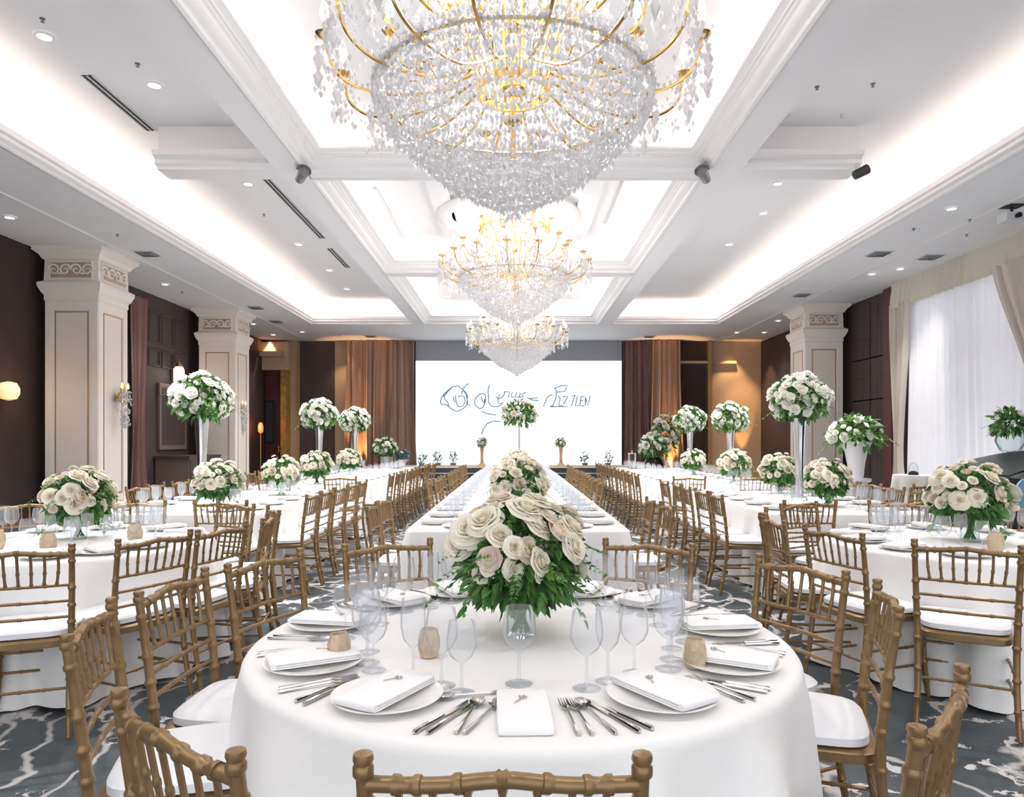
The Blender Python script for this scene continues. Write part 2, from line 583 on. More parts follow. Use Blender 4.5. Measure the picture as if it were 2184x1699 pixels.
# shadow-gap line of the side soffits and the raised flat bands of the middle tray
for s in (-1, 1):
    k += 1
    mb = MB().box(s * 6.44 - 0.03, s * 6.44 + 0.03, 4, 21.5, ZS - 0.015, ZS + 0.01)
    struct('trim_%d' % k, mb, M['trim'])
k += 1
mb = MB()
for x in (-1.25, 0.95):
    mb.box(x, x + 0.3, 8.6, 12.85, ZU - 0.05, ZU + 0.01)
    mb.box(x, x + 0.3, 1.0, 7.9, ZU - 0.05, ZU + 0.01)
struct('trim_%d' % k, mb, M['ceil'])
k += 1
mb = MB()
for (x, y) in ((-0.1, 11.2), (-0.1, 4.5), (-0.1, 16.0)):
    mb.lathe([(0.02, ZU + 0.01), (1.15, ZU + 0.01), (1.15, ZU - 0.06), (1.05, ZU - 0.10), (0.92, ZU - 0.09), (0.9, ZU - 0.05), (0.3, ZU - 0.05), (0.02, ZU - 0.06)], 40, (x, y, 0))
struct('trim_%d' % k, mb, M['trim'], smooth=True, ang=30)

# walls
mb = MB().box(-7.95, -7.75, -4, 22.3, 0, ZS + 0.02)
struct('wall_left', mb, M['darkwall'])
mb = MB().box(7.72, 7.92, 13.7, 22.3, 0, ZS + 0.02)
mb.box(7.72, 7.92, -4, 6.4, 0, ZS + 0.02)
mb.box(7.72, 7.92, 6.4, 13.7, 4.25, ZS + 0.02)
mb.box(7.72, 7.92, 6.4, 13.7, 0, 0.25)
struct('wall_right', mb, M['darkwall'])
mb = MB().box(-7.9, 7.9, 22.0, 22.2, 0, ZS + 0.02)
struct('wall_back', mb, M['beige'])
mb = MB()
mb.box(7.74, 7.86, 6.4, 6.5, 0.25, 4.25)
mb.box(7.74, 7.86, 13.6, 13.7, 0.25, 4.25)
for y in (8.2, 10.0, 11.8):
    mb.box(7.74, 7.86, y - 0.04, y + 0.04, 0.25, 4.25)
mb.box(7.74, 7.86, 6.4, 13.7, 2.9, 2.98)
w1 = struct('window_1', mb, M['greylt'])
mb = MB().box(7.79, 7.80, 6.5, 13.6, 0.25, 4.25)
struct('window_pane', mb, M['glass'], parent=w1)

# wall paneling on the left between the columns
mb = MB()
mb.box(-7.76, -7.70, 13.0, 16.6, 0.0, 4.46)
for (y0, y1, z0, z1) in ((14.75, 15.25, 3.45, 4.15), (15.3, 15.85, 3.45, 4.15), (15.9, 16.45, 3.45, 4.15),
                         (14.75, 15.25, 2.95, 3.35), (15.3, 15.85, 2.95, 3.35), (15.9, 16.45, 2.95, 3.35)):
    sweep(mb, [(y0, z0), (y1, z0), (y1, z1), (y0, z1)], [(0, 0), (0.02, 0.03), (0.05, 0.03), (0.06, 0.0)], True)
    n = 4 * 5
    mb.v[-n:] = [(-7.70 + p[2], p[0], p[1]) for p in mb.v[-n:]]
struct('trim_%d' % (k + 1), mb, M['darkpanel'], smooth=False)
k += 1
mb = MB()
for z in (0.9, 2.0, 2.75, 3.6):
    mb.box(7.68, 7.73, 14.35, 16.2, z, z + 0.02)
for y in (14.9, 15.5):
    mb.box(7.685, 7.73, y, y + 0.015, 0, 4.46)
mb.box(7.69, 7.73, 14.35, 16.4, 0, 4.46)
k += 1
struct('trim_%d' % k, mb, M['darkpanel'])
k += 1
mb = MB().box(7.55, 7.73, 14.1, 14.42, 0, 4.46)
struct('trim_%d' % k, mb, M['maroon'])
k += 1
mb = MB()
for z in (1.25, 2.25, 3.15):
    mb.box(7.69, 7.73, 14.45, 16.0, z, z + 0.025)
mb.box(7.69, 7.73, 15.2, 15.225, 0, 4.46)
mb.box(7.70, 7.73, 14.45, 22.0, 0, 4.46)
struct('trim_%d' % k, mb, M['darkpanel'])
k += 1
struct('trim_%d' % k, MB().box(7.60, 7.73, 14.12, 14.45, 0, 4.46), M['maroon'])
# baseboards
for nm, a in (('left', (-7.75, -7.72, 0, 22)), ('right', (7.69, 7.72, 13.7, 22)), ('back', (-7.7, 7.7, 21.97, 22.0))):
    struct('baseboard_' + nm, MB().box(a[0], a[1], a[2], a[3], 0, 0.15), M['bronze'])

# panels of the back wall
def bpanel(x0, x1, z0, z1, m, t=0.06):
    global k
    k += 1
    struct('trim_%d' % k, MB().box(x0, x1, 22.0 - t, 22.01, z0, z1), M[m])


bpanel(-8.0 + 0.3, -8.0 + 0.45, 0, 4.46, 'bronze')
bpanel(-6.72, -5.63, 0, 4.46, 'darkpanel', 0.10)
bpanel(-6.75, -6.69, 0, 4.46, 'goldline', 0.14)
bpanel(5.0, 5.95, 0, 4.46, 'darkwall', 0.10)
bpanel(5.99, 6.12, 0, 4.46, 'goldline', 0.20)
bpanel(5.1, 6.9, 3.78, 3.86, 'beige', 0.12)
bpanel(4.35, 5.02, 0, 4.46, 'bronze', 0.08)
# alcove head above the door at the left end of the back wall
k += 1
mb = MB().box(-8.0 + 0.2, -6.95, 21.55, 22.0, 3.55, 4.40)
mb.box(-7.75, -7.05, 21.35, 22.0, 3.95, 4.1)
struct('trim_%d' % k, mb, M['beige'])
d1 = struct('door_1', MB().box(-7.72, -7.22, 21.72, 21.98, 0, 3.55).box(-7.64, -7.30, 21.70, 21.73, 0.2, 1.6).box(-7.64, -7.30, 21.70, 21.73, 1.75, 3.35), M['maroon'])
mb = MB().tube([(-7.27, 21.72, 1.02), (-7.27, 21.66, 1.02), (-7.27, 21.66, 1.22), (-7.27, 21.72, 1.22)], 0.012)
struct('door_handle', mb, M['brass'], parent=d1, smooth=True)
k += 1
mb = MB().box(-7.2, -7.02, 21.60, 22.0, 0, 3.6)
struct('trim_%d' % k, mb, M['marble'])


def scroll(mb, M4, r0=0.10, turns=1.6, rr=0.014, flip=1):
    pts = []
    for i in range(22):
        t = i / 21
        a = turns * 2 * pi * t
        r = r0 * (1 - 0.85 * t)
        pts.append((flip * r * cos(a), 0, r * sin(a)))
    b = len(mb.v)
    mb.tube(pts, [rr * (1 - 0.5 * i / 21) for i in range(22)], 6)
    mb.xform(M4, b)


def column(x0, y0, w=0.88, label='', h=ZS):
    c = link('column', None, None, (x0 + w / 2, y0 + w / 2, 0), label=label, cat='column', kind='structure')
    hw = w / 2

    def sq(r, z):
        return [(-r, -r, z), (r, -r, z), (r, r, z), (-r, r, z)]
    mb = MB().loft([sq(hw - 0.02, 0.0), sq(hw - 0.02, 3.66)], True)
    part('shaft', mb, M['stone'], c, smooth=False)
    mb = MB().loft([sq(hw + 0.06, 0), sq(hw + 0.06, 0.22), sq(hw + 0.03, 0.27), sq(hw + 0.03, 0.32), sq(hw - 0.01, 0.36)], True)
    part('base', mb, M['stonelt'], c, smooth=False)
    mb = MB().loft([sq(hw - 0.03, 3.60), sq(hw + 0.0, 3.64), sq(hw + 0.0, 3.72), sq(hw + 0.03, 3.76), sq(hw + 0.07, 3.86), sq(hw + 0.07, 3.91),
                    sq(hw - 0.0, 3.95), sq(hw - 0.01, 4.28), sq(hw + 0.02, 4.30), sq(hw + 0.05, 4.36), sq(hw + 0.12, 4.42), sq(hw + 0.12, h + 0.01)], True)
    part('capital', mb, M['stonelt'], c, smooth=False)
    # carved frieze on the four faces
    mb = MB()
    for q in range(4):
        R = Matrix.Rotation(q * pi / 2, 4, 'Z')
        b = len(mb.v)
        mb.box(-hw + 0.10, hw - 0.10, -hw - 0.0, -hw + 0.02, 3.98, 4.25)
        mb.xform(R, b)
    part('frieze', mb, M['frieze'], c, smooth=False)
    mb = MB()
    for q in range(4):
        R = Matrix.Rotation(q * pi / 2, 4, 'Z')
        for i, fx in enumerate((-0.27, -0.09, 0.09, 0.27)):
            scroll(mb, R @ Matrix.Translation((fx * w / 0.88, -hw - 0.012, 4.115)), 0.10, 1.5, 0.02, 1 if i % 2 else -1)
        b = len(mb.v)
        for sx in (-0.18, 0, 0.18):
            mb.lathe([(0.001, -0.02), (0.03, -0.012), (0.032, 0), (0.02, 0.014), (0.001, 0.02)], 8, (sx, -hw - 0.015, 4.06 + 0.1 * (sx == 0)))
        for sx in (-hw + 0.1, hw - 0.1):
            mb.tube([(sx, -hw - 0.006, 3.98), (sx, -hw - 0.006, 4.25)], 0.014, 6)
        for z in (3.98, 4.25):
            mb.tube([(-hw + 0.1, -hw - 0.006, z), (hw - 0.1, -hw - 0.006, z)], 0.014, 6)
        mb.xform(R, b)
    part('scroll_carving', mb, M['stonelt'], c)
    # framed panel lines
    mb = MB()
    for q in range(4):
        R = Matrix.Rotation(q * pi / 2, 4, 'Z')
        b = len(mb.v)
        f = hw - 0.02
        for (xa, xb, za, zb) in ((-0.27, -0.255, 0.5, 3.45), (0.255, 0.27, 0.5, 3.45), (-0.27, 0.27, 3.44, 3.455), (-0.27, 0.27, 0.5, 0.515)):
            mb.box(xa, xb, -f - 0.008, -f + 0.01, za, zb)
        mb.xform(R, b)
    part('panel_line', mb, M['goldline'], c, smooth=False)
    mb = MB()
    for q in range(4):
        R = Matrix.Rotation(q * pi / 2, 4, 'Z')
        b = len(mb.v)
        f = hw - 0.02
        for (xa, xb) in ((-f, -0.30), (0.30, f)):
            mb.box(xa, xb, -f - 0.012, -f + 0.01, 0.36, 3.48)
        mb.box(-f, f, -f - 0.012, -f + 0.01, 3.48, 3.62)
        mb.xform(R, b)
    part('border', mb, M['stonelt'], c, smooth=False)
    return c


column(-7.57, 11.3, label='square cream column with gilt capital nearest the left edge')
column(-7.45, 16.55, label='second square cream column on the left, beside the dark door wall')
column(6.60, 16.0, label='square cream column on the right, beside the dark panelled wall')


# ---------------------------------------------------------------- drapes
def drape_mesh(w, h, folds, depth, seed, gather=None, flare=0.0, nu=None, nv=14, top=0.0):
    """hanging cloth in its own XZ plane, x from 0 to w, folds towards -y; gather=(z, side, amount) ties it"""
    rnd = random.Random(seed)
    ph = [rnd.uniform(0, 6.28) for _ in range(6)]
    nu = nu or int(folds * 10)

    def fn(u, v):
        z = h * v
        a = depth * (0.65 + 0.35 * sin(3.1 * u * 2 * pi + ph[0])) * (0.75 + 0.25 * (1 - v))
        uu = u + 0.012 * sin(7 * u + ph[3] + 2.5 * v)
        y = -a * (0.5 + 0.5 * sin(2 * pi * folds * uu + 0.5 * sin(2 * pi * folds * 0.37 * uu + ph[1]) + ph[2]))
        y -= 0.25 * a * sin(2 * pi * folds * 2.3 * uu + ph[4])
        x = u * w
        if gather:
            gz, side, amt = gather
            t = max(0.0, 1 - abs(z - gz) / (h * (0.75 if z > gz else 0.35)))
            t = t * t * (3 - 2 * t) * amt
            x = x + (side * w - x) * t
        if flare:
            x += (u - 0.5) * flare * (1 - v) ** 2
        return (x, y, z)
    return MB().grid(fn, nu, nv)


def drape(name, loc, rz, w, h, folds, depth, seed, m, label, cat='curtain', **kw):
    return single(name, drape_mesh(w, h, folds, depth, seed, **kw), M[m], label, cat, loc, (0, 0, rz), smooth=True, ang=80)


drape('stage_curtain', (-5.18, 21.80, 0.0), 0, 2.08, 4.46, 9, 0.22, 3, 'drape', 'brown satin stage curtain at the left of the screen', flare=0.25)
drape('stage_curtain', (3.36, 21.84, 0.0), 0, 0.78, 4.46, 6, 0.2, 4, 'plum', 'plum brown stage curtain right beside the right edge of the screen', flare=0.1)
drape('stage_curtain', (4.22, 21.62, 0.0), 0, 0.86, 4.46, 5, 0.16, 9, 'drape', 'tan satin stage curtain beside the dark wall right of the screen', flare=0.35)
drape('wall_drape', (-7.62, 14.6, 0.15), -pi / 2, 0.65, 4.15, 4, 0.12, 5, 'plum', 'narrow plum drape hanging just beyond the nearest left column', gather=(1.3, 0.6, 0.35))
# right-hand window: valance, sheer, tied drapes
drape('sheer_curtain', (7.58, 13.55, 0.03), -pi / 2, 5.8, 4.2, 26, 0.10, 11, 'sheer', 'long white sheer curtain across the window wall', nv=10)
mb = drape_mesh(7.2, 0.5, 44, 0.05, 12, nv=4)
single('valance', mb, M['valance'], 'pleated cream valance along the top of the window wall', 'valance', (7.47, 13.95, 3.97), (0, 0, -pi / 2), ang=80)
drape('tied_drape', (7.50, 14.02, 0.05), -pi / 2, 0.72, 4.0, 6, 0.12, 13, 'creamdrape', 'cream drape tied low at the far end of the window', gather=(1.0, 0.45, 0.62))
drape('tied_drape', (7.42, 10.95, 0.05), -pi / 2, 1.5, 4.0, 9, 0.16, 14, 'creamdrape', 'wide cream drape swept back at the right edge of the photo', gather=(1.5, 1.0, 0.72))

# ---------------------------------------------------------------- stage and screen
st = thing('stage', 'low dark stage with pale step edges under the projection screen', 'stage', (0.1, 20.1, 0))
mb = MB().box(-3.7, 3.7, 0.0, 1.88, 0, 0.60)
part('platform', mb, M['stage'], st, smooth=False)
mb = MB().box(-3.72, 3.72, -0.02, 1.88, 0.60, 0.63)
part('deck', mb, M['stageedge'], st, smooth=False, label='pale stage deck')
mb = MB()
rnd = random.Random(5)
for (xa, xb) in ((-2.6, -0.4), (0.9, 3.5)):
    part('gold_runner', MB().box(xa, xb, 0.1, 0.35, 0.63, 0.665), M['stagegold'], st, smooth=False, label='gold strip along the deck')
for i in range(3):
    z = 0.45 - 0.15 * i
    mb = MB().box(-3.7, 3.7, -0.25 * (i + 1), -0.25 * i, 0, z)
    s_ = part('step', mb, M['stage'], st, smooth=False)
    mb = MB().box(-3.71, 3.71, -0.25 * (i + 1) - 0.01, -0.25 * (i + 1) + 0.04, z, z + 0.018)
    part('step_edge', mb, M['stageedge'], s_, smooth=False, label='pale nosing')

scr = thing('projection_screen', 'bright projection screen with script lettering above the stage', 'screen', (0.12, 21.86, 0.63))
part('screen_surface', MB().box(-3.2, 3.2, 0, 0.02, 0.0, 3.23), M['screen'], scr, smooth=False)
part('screen_border', MB().box(-3.2, 3.2, -0.01, 0.02, 3.23, 3.84), M['screenoff'], scr, smooth=False, label='grey unlit top band')
for sx in (-3.235, 3.235):
    part('side_border', MB().box(sx - 0.035, sx + 0.035, -0.02, 0.02, 0, 3.84), M['blackmatte'], scr, smooth=False, label='black edge strip')
STROKES = [
    [(355, 315), (350, 345), (365, 365), (395, 358), (420, 375), (450, 400), (500, 428), (550, 410), (590, 375), (600, 330), (590, 270), (560, 225), (515, 190), (470, 195), (420, 230), (380, 270), (355, 315)],
    [(490, 275), (495, 340), (520, 385), (560, 375), (580, 340), (575, 295), (545, 280), (510, 290)],
    [(380, 275), (390, 310), (420, 345), (430, 380)], [(470, 290), (480, 340)], [(460, 205), (415, 245), (385, 290)],
    [(545, 270), (560, 220), (585, 185), (605, 172), (612, 168)], [(575, 235), (600, 275), (605, 310)], [(600, 320), (605, 365), (630, 370)],
    [(665, 335), (680, 300), (710, 270), (750, 258), (770, 275), (770, 330), (745, 390), (715, 400), (680, 375), (665, 335)],
    [(805, 180), (790, 235), (797, 290), (795, 340), (820, 375), (870, 385), (910, 370), (930, 345)], [(730, 290), (740, 335), (755, 345), (762, 310)],
    [(865, 290), (880, 305), (895, 290), (900, 265)], [(880, 310), (890, 355), (925, 352)], [(880, 315), (930, 290), (945, 260), (940, 245)],
    [(940, 245), (990, 245), (980, 298)], [(1015, 245), (1005, 290), (1040, 297)], [(1055, 248), (1045, 295), (1085, 292)],
    [(1090, 252), (1082, 297)], [(1145, 248), (1103, 265), (1118, 288), (1085, 298)], [(1150, 295), (1200, 320), (1260, 328)], [(1180, 305), (1250, 300)],
    [(1303, 380), (1325, 330), (1345, 285), (1390, 272)], [(1405, 208), (1425, 240), (1420, 300), (1390, 372), (1365, 380)],
    [(1410, 212), (1460, 190), (1525, 185), (1500, 240), (1425, 248)], [(1440, 280), (1458, 305), (1445, 372), (1485, 376)],
    [(1480, 290), (1532, 285), (1490, 362)], [(1592, 285), (1562, 375)], [(1568, 280), (1605, 280)], [(1618, 285), (1600, 375), (1632, 372)],
    [(1652, 285), (1640, 375), (1682, 375)], [(1645, 330), (1672, 326)], [(1652, 285), (1684, 285)], [(1692, 375), (1690, 285), (1715, 372), (1736, 282)],
    [(1365, 382), (1530, 380)], [(730, 425), (780, 445), (865, 458)],
    [(905, 520), (840, 515), (785, 537), (748, 588), (732, 640)],
]
mb = MB()
for s_ in STROKES:
    pts = []
    for a, b in zip(s_[:-1], s_[1:]):
        pts += [(a[0] + (b[0] - a[0]) * t, a[1] + (b[1] - a[1]) * t) for t in (0, 0.5)]
    pts.append(s_[-1])
    P3 = [((860 + x / 4.368 - 1098) * 0.01467 - 0.12, -0.004, 1.37 + (940 - (780 + y / 4.368)) * 0.01467 - 0.63) for x, y in pts]
    mb.tube(P3, 0.02, 5)
part('lettering', mb, M['ink'], scr, smooth=True, label='blue grey script lettering')

# ---------------------------------------------------------------- chandeliers
def octa(mb, c, r, h, ang=0.0, n=4, up=0.35):
    x, y, z = c
    v = [(x, y, z + h * up)] + [(x + r * cos(ang + 2 * pi * j / n), y + r * sin(ang + 2 * pi * j / n), z) for j in range(n)] + [(x, y, z - h * (1 - up))]
    f = [(0, 1 + j, 1 + (j + 1) % n) for j in range(n)] + [(n + 1, 1 + (j + 1) % n, 1 + j) for j in range(n)]
    mb.add(v, f)


def arc(pts, n=6):
    """Catmull-Rom through the points"""
    P = [Vector(p) for p in pts]
    P = [P[0] * 2 - P[1]] + P + [P[-1] * 2 - P[-2]]
    out = []
    for i in range(1, len(P) - 2):
        for j in range(n):
            t = j / n
            a, b, c, d = P[i - 1], P[i], P[i + 1], P[i + 2]
            out.append(0.5 * ((2 * b) + (c - a) * t + (2 * a - 5 * b + 4 * c - d) * t * t + (3 * b - a - 3 * c + d) * t ** 3))
    out.append(P[-2])
    return out


def make_chandelier(label):
    rnd = random.Random(21)
    H = ZU - CHAND[0][2]
    t = thing('crystal_chandelier', label, 'chandelier', CHAND[0], 0, 'crystal chandeliers along the middle tray')
    mb = MB().lathe([(0.01, H), (0.2, H), (0.2, H - 0.03), (0.12, H - 0.08), (0.03, H - 0.11), (0.01, H - 0.11)], 24)
    part('canopy', mb, M['brass'], t)
    mb = MB().tube([(0, 0, 0.35), (0, 0, H - 0.1)], 0.018, 8)
    for z, r in ((0.6, 0.06), (0.8, 0.09), (1.2, 0.07), (1.55, 0.09), (1.75, 0.06)):
        mb.lathe([(0.015, z - 0.05), (r, z - 0.015), (r, z + 0.015), (0.015, z + 0.05)], 16)
    part('stem', mb, M['brass'], t)
    mb = MB()
    for (r, z, h) in ((0.23, 0.76, 0.055), (0.86, 0.74, 0.008), (0.55, 1.5, 0.02), (0.3, 1.86, 0.02)):
        mb.lathe([(r - 0.012, z), (r + 0.008, z), (r + 0.012, z + h), (r - 0.012, z + h), (r - 0.012, z)], 40, cap0=False, cap1=False)
    part('gilt_ring', mb, M['brass'], t)
    for i in range(18):
        a = 2 * pi * i / 18
        P = [(0.20, 0.80), (0.27, 1.0), (0.36, 1.25), (0.46, 1.42), (0.55, 1.52), (0.50, 1.66), (0.33, 1.87)]
        mb = MB().tube(arc([(r * cos(a), r * sin(a), z) for r, z in P], 4), 0.0105, 6)
        part('basket_rib', mb, M['brass'], t)
    pan = MB().lathe([(0.008, -0.01), (0.035, 0.0), (0.055, 0.022), (0.05, 0.024), (0.02, 0.012), (0.008, 0.012)], 12).mesh('drip_pan', M['brass'])
    slv = MB().lathe([(0.013, 0.01), (0.013, 0.10), (0.008, 0.105)], 10).mesh('candle_sleeve', M['sleeve'])
    blb = MB().lathe([(0.010, 0.10), (0.028, 0.130), (0.030, 0.155), (0.021, 0.195), (0.007, 0.235), (0.001, 0.245)], 10).mesh('bulb', M['bulb'])
    drop = MB()
    octa(drop, (0, 0, 0), 0.020, 0.085, n=6)
    octa(drop, (0, 0, 0.045), 0.009, 0.022, n=6)
    drop = drop.mesh('crystal_pendant', M['crystal'], False)
    tiers = [(16, 1.17, 1.00, [(0.24, 0.88), (0.55, 0.72), (0.90, 0.70), (1.10, 0.80), (1.17, 0.99)], 3),
             (12, 0.86, 1.28, [(0.30, 1.15), (0.55, 1.02), (0.76, 1.06), (0.86, 1.27)], 2),
             (8, 0.58, 1.62, [(0.3, 1.5), (0.45, 1.42), (0.55, 1.48), (0.58, 1.61)], 0)]
    npend = 0
    for (n, R, z, P, pd) in tiers:
        for i in range(n):
            a = 2 * pi * (i + 0.5) / n
            mb = MB().tube(arc([(r * cos(a), r * sin(a), zz) for r, zz in P], 5), 0.010, 6)
            # leaf scroll on the arm
            mb.tube(arc([((P[1][0] + d) * cos(a), (P[1][0] + d) * sin(a), P[1][1] + e) for d, e in ((0, 0), (0.06, 0.07), (0.13, 0.05), (0.12, 0.0), (0.08, 0.01))], 3), 0.006, 5)
            arm = part('candle_arm', mb, M['brass'], t)
            loc = (R * cos(a), R * sin(a), z)
            link('drip_pan', pan, arm, loc)
            link('candle_sleeve', slv, arm, loc)
            link('bulb', blb, arm, loc)
            for q in range(pd):
                b = a + (q - 1) * 0.045
                zz = z - 0.10 - 0.11 * ((q + i) % 2) - 0.03 * q
                link('crystal_pendant', drop, t, ((R + 0.035) * cos(b), (R + 0.035) * sin(b), zz), (0, 0, b), 1.5)
                npend += 1
    for i in range(100 - npend):
        a = 2 * pi * i / (100 - npend)
        link('crystal_pendant', drop, t, (0.90 * cos(a), 0.90 * sin(a), 0.60 - 0.05 * (i % 2)), (0, 0, a), 1.1)
    # the mass of small crystals: conical skirts, swags and strands
    mb = MB()
    zt = 0.02
    TI = [(0.045, 0.0), (0.09, 0.045), (0.145, 0.085), (0.215, 0.125), (0.295, 0.165), (0.375, 0.205), (0.43, 0.245), (0.485, 0.285), (0.54, 0.33),
          (0.59, 0.375), (0.645, 0.42), (0.695, 0.465), (0.745, 0.51), (0.79, 0.56), (0.83, 0.61), (0.86, 0.66), (0.88, 0.71), (0.88, 0.76)]
    for (r, z) in TI:
        n = max(6, int(2 * pi * r / 0.027))
        for j in range(n):
            a = 2 * pi * (j + rnd.random() * 0.6) / n
            rr = r + rnd.uniform(-0.012, 0.012)
            for (dz, s) in ((0.052, 0.010), (0.026, 0.011), (-0.02, 0.015)):
                octa(mb, (rr * cos(a), rr * sin(a), z + dz + rnd.uniform(-0.014, 0.014)), s * rnd.uniform(0.8, 1.25), s * rnd.uniform(2.4, 3.8), rnd.random() * 3, 4)
    # strands of the basket, from the upper ring over the ribs
    for j in range(72):
        a = 2 * pi * j / 72
        for i in range(21):
            q = i / 20
            r = 0.32 + 0.54 * q ** 0.8
            z = 1.86 - 1.08 * q - 0.18 * sin(pi * q)
            octa(mb, (r * cos(a), r * sin(a), z + rnd.uniform(-0.012, 0.012)), 0.011, 0.036, rnd.random() * 3, 4)
    # swags between outer arms and drops under the pans
    for i in range(16):
        a0 = 2 * pi * (i + 0.5) / 16
        for q in range(1, 9):
            f = q / 9
            a = a0 + 2 * pi / 16 * f
            octa(mb, (1.14 * cos(a), 1.14 * sin(a), 0.99 - 0.20 * sin(pi * f)), 0.012, 0.038, rnd.random() * 3, 4)
        for q in range(9):
            f = q / 8
            r = 1.12 - 0.28 * f
            octa(mb, (r * cos(a0), r * sin(a0), 0.99 - 0.20 * f - 0.14 * sin(pi * f)), 0.012, 0.038, rnd.random() * 3, 4)
        for q in range(46):
            b = a0 + rnd.uniform(-0.08, 0.08)
            r = 1.16 + rnd.uniform(-0.08, 0.07)
            octa(mb, (r * cos(b), r * sin(b), 1.08 - 0.0095 * q + rnd.uniform(-0.02, 0.02)), 0.014, 0.044, rnd.random() * 3, 4)
        for q in range(8):
            f = q / 7
            r = 0.86 + 0.30 * f
            octa(mb, (r * cos(a0 + .05), r * sin(a0 + .05), 1.27 - 0.25 * f - 0.1 * sin(pi * f)), 0.012, 0.036, rnd.random() * 3, 4)
    for i in range(12):
        a0 = 2 * pi * (i + 0.5) / 12
        for q in range(12):
            b = a0 + rnd.uniform(-0.09, 0.09)
            r = 0.86 + rnd.uniform(-0.06, 0.06)
            octa(mb, (r * cos(b), r * sin(b), 1.24 - 0.028 * q), 0.012, 0.036, rnd.random() * 3, 4)
    # inner curtain
    for j in range(40):
        a = 2 * pi * j / 40
        for q in range(16):
            octa(mb, (0.5 * cos(a), 0.5 * sin(a), 1.48 - 0.042 * q), 0.012, 0.042, rnd.random() * 3, 4)
    part('crystal_beads', mb, M['crystal'], t, smooth=False, kind='stuff')
    return t


chand0 = make_chandelier('huge crystal chandelier closest to us, cut off by the top of the photo')
dup(chand0, CHAND[1], 0.1, 'middle crystal chandelier, hanging between the nearest and the farthest one')
dup(chand0, CHAND[2], 0.2, 'farthest crystal chandelier, low in front of the projection screen')

# ---------------------------------------------------------------- ceiling fittings
disc = MB().lathe([(0.001, -0.004), (0.055, -0.004), (0.055, 0.004)], 20).mesh('lamp_lens', M['lamp'])
rim = MB().lathe([(0.055, 0.0), (0.06, -0.012), (0.085, -0.008), (0.088, 0.002)], 24, cap0=False, cap1=False).mesh('rim', M['trim'])


def pos_words(x, y, lst):
    s = 'left' if x < 0 else 'right'
    same = sorted([p for p in lst if (p[0] < 0) == (x < 0)], key=lambda p: p[1])
    return s, same.index((x, y)), len(same)


ORD = ['first', 'second', 'third', 'fourth', 'fifth', 'sixth', 'seventh', 'eighth', 'ninth', 'tenth', 'eleventh', 'twelfth', 'thirteenth',
       'fourteenth', 'fifteenth', 'sixteenth', 'seventeenth', 'eighteenth', 'nineteenth', 'twentieth']


def fit(lst, z, place):
    for (x, y) in lst:
        s, i, n = pos_words(x, y, lst)
        t = thing('downlight', 'small round recessed downlight, %s from the near end in the %s %s' % (ORD[i], s, place), 'downlight', (x, y, z), 0, 'recessed downlights in the ' + place)
        link('lamp_lens', disc, t)
        link('rim', rim, t)


fit(DL_UP, ZU - 0.006, 'ceiling tray')
fit(DL_MID[2:], ZU - 0.006, 'middle ceiling trays')
fit(DL_SOF, ZS - 0.006, 'lower ceiling border')

VENTS = [(-4.235, 6.96, 8.2, 'black linear air slot in the left ceiling tray, nearest one'),
         (-3.43, 9.6, 12.55, 'long grey linear air slot in the left ceiling tray, behind the short beam'),
         (-3.48, 13.24, 14.68, 'short far linear air slot in the left ceiling tray'),
         (-2.0, 10.06, 12.8, 'thin linear slot at the left of the second middle tray'),
         (1.49, 9.78, 11.68, 'thin linear slot at the right of the second middle tray')]
for (x, y0, y1, lab) in VENTS:
    w = 0.055 if x < -3 else 0.02
    t = thing('linear_air_vent', lab, 'vent', (x, (y0 + y1) / 2, ZU))
    h = (y1 - y0) / 2
    part('slot', MB().box(-w, w, -h, h, -0.006, 0.002), M['slot'], t, smooth=False)
    mb = MB()
    for dx in (-w, 0, w):
        mb.box(dx - 0.008, dx + 0.008, -h, h, -0.014, 0)
    part('fin', mb, M['greylt'], t, smooth=False)
SPR = [(-4.05, 6.03, ZU, 'left ceiling tray, nearest the camera'), (-3.62, 6.75, ZU, 'left ceiling tray, beside the black air slot'),
       (-4.01, 11.24, ZU, 'left ceiling tray, beyond the short beam'), (3.09, 7.19, ZU, 'right ceiling tray, nearer the middle beam'),
       (3.63, 7.13, ZU, 'right ceiling tray, farther from the middle beam'), (-5.99, 10.6, ZS, 'left lower ceiling, before the nearest column'),
       (-6.94, 14.67, ZS, 'left lower ceiling, between the two columns'), (5.84, 10.3, ZS, 'right lower ceiling, inner one of three'),
       (6.81, 10.6, ZS, 'right lower ceiling, nearest the curtain'), (6.39, 9.88, ZS, 'right lower ceiling, nearest the camera'),
       (-5.16, 20.73, ZS, 'far lower ceiling, left of the screen'), (3.63, 7.81, ZU, 'right ceiling tray, pale one by the short beam')]
for (x, y, z, lab) in SPR:
    mb = MB().lathe([(0.024, 0.001), (0.024, -0.006), (0.010, -0.010), (0.007, -0.026), (0.017, -0.029), (0.016, -0.033), (0.001, -0.034)], 12)
    single('ceiling_sprinkler', mb, M['greylt'] if 'pale' in lab else M['grey'], 'tiny ceiling sprinkler head in the ' + lab, 'sprinkler', (x, y, z))
DIF = [(-6.09, 11.66, 'beside the nearest left column capital'), (-6.03, 16.37, 'beside the second left column capital'), (-6.2, 18.29, 'beyond the second left column'),
       (6.04, 11.66, 'on the right, near the tray edge'), (7.02, 11.87, 'on the right, next to the window valance'), (6.1, 14.95, 'before the right column capital'),
       (4.0, 20.92, 'above the right stage curtain'), (-4.28, 20.83, 'above the left stage curtain')]
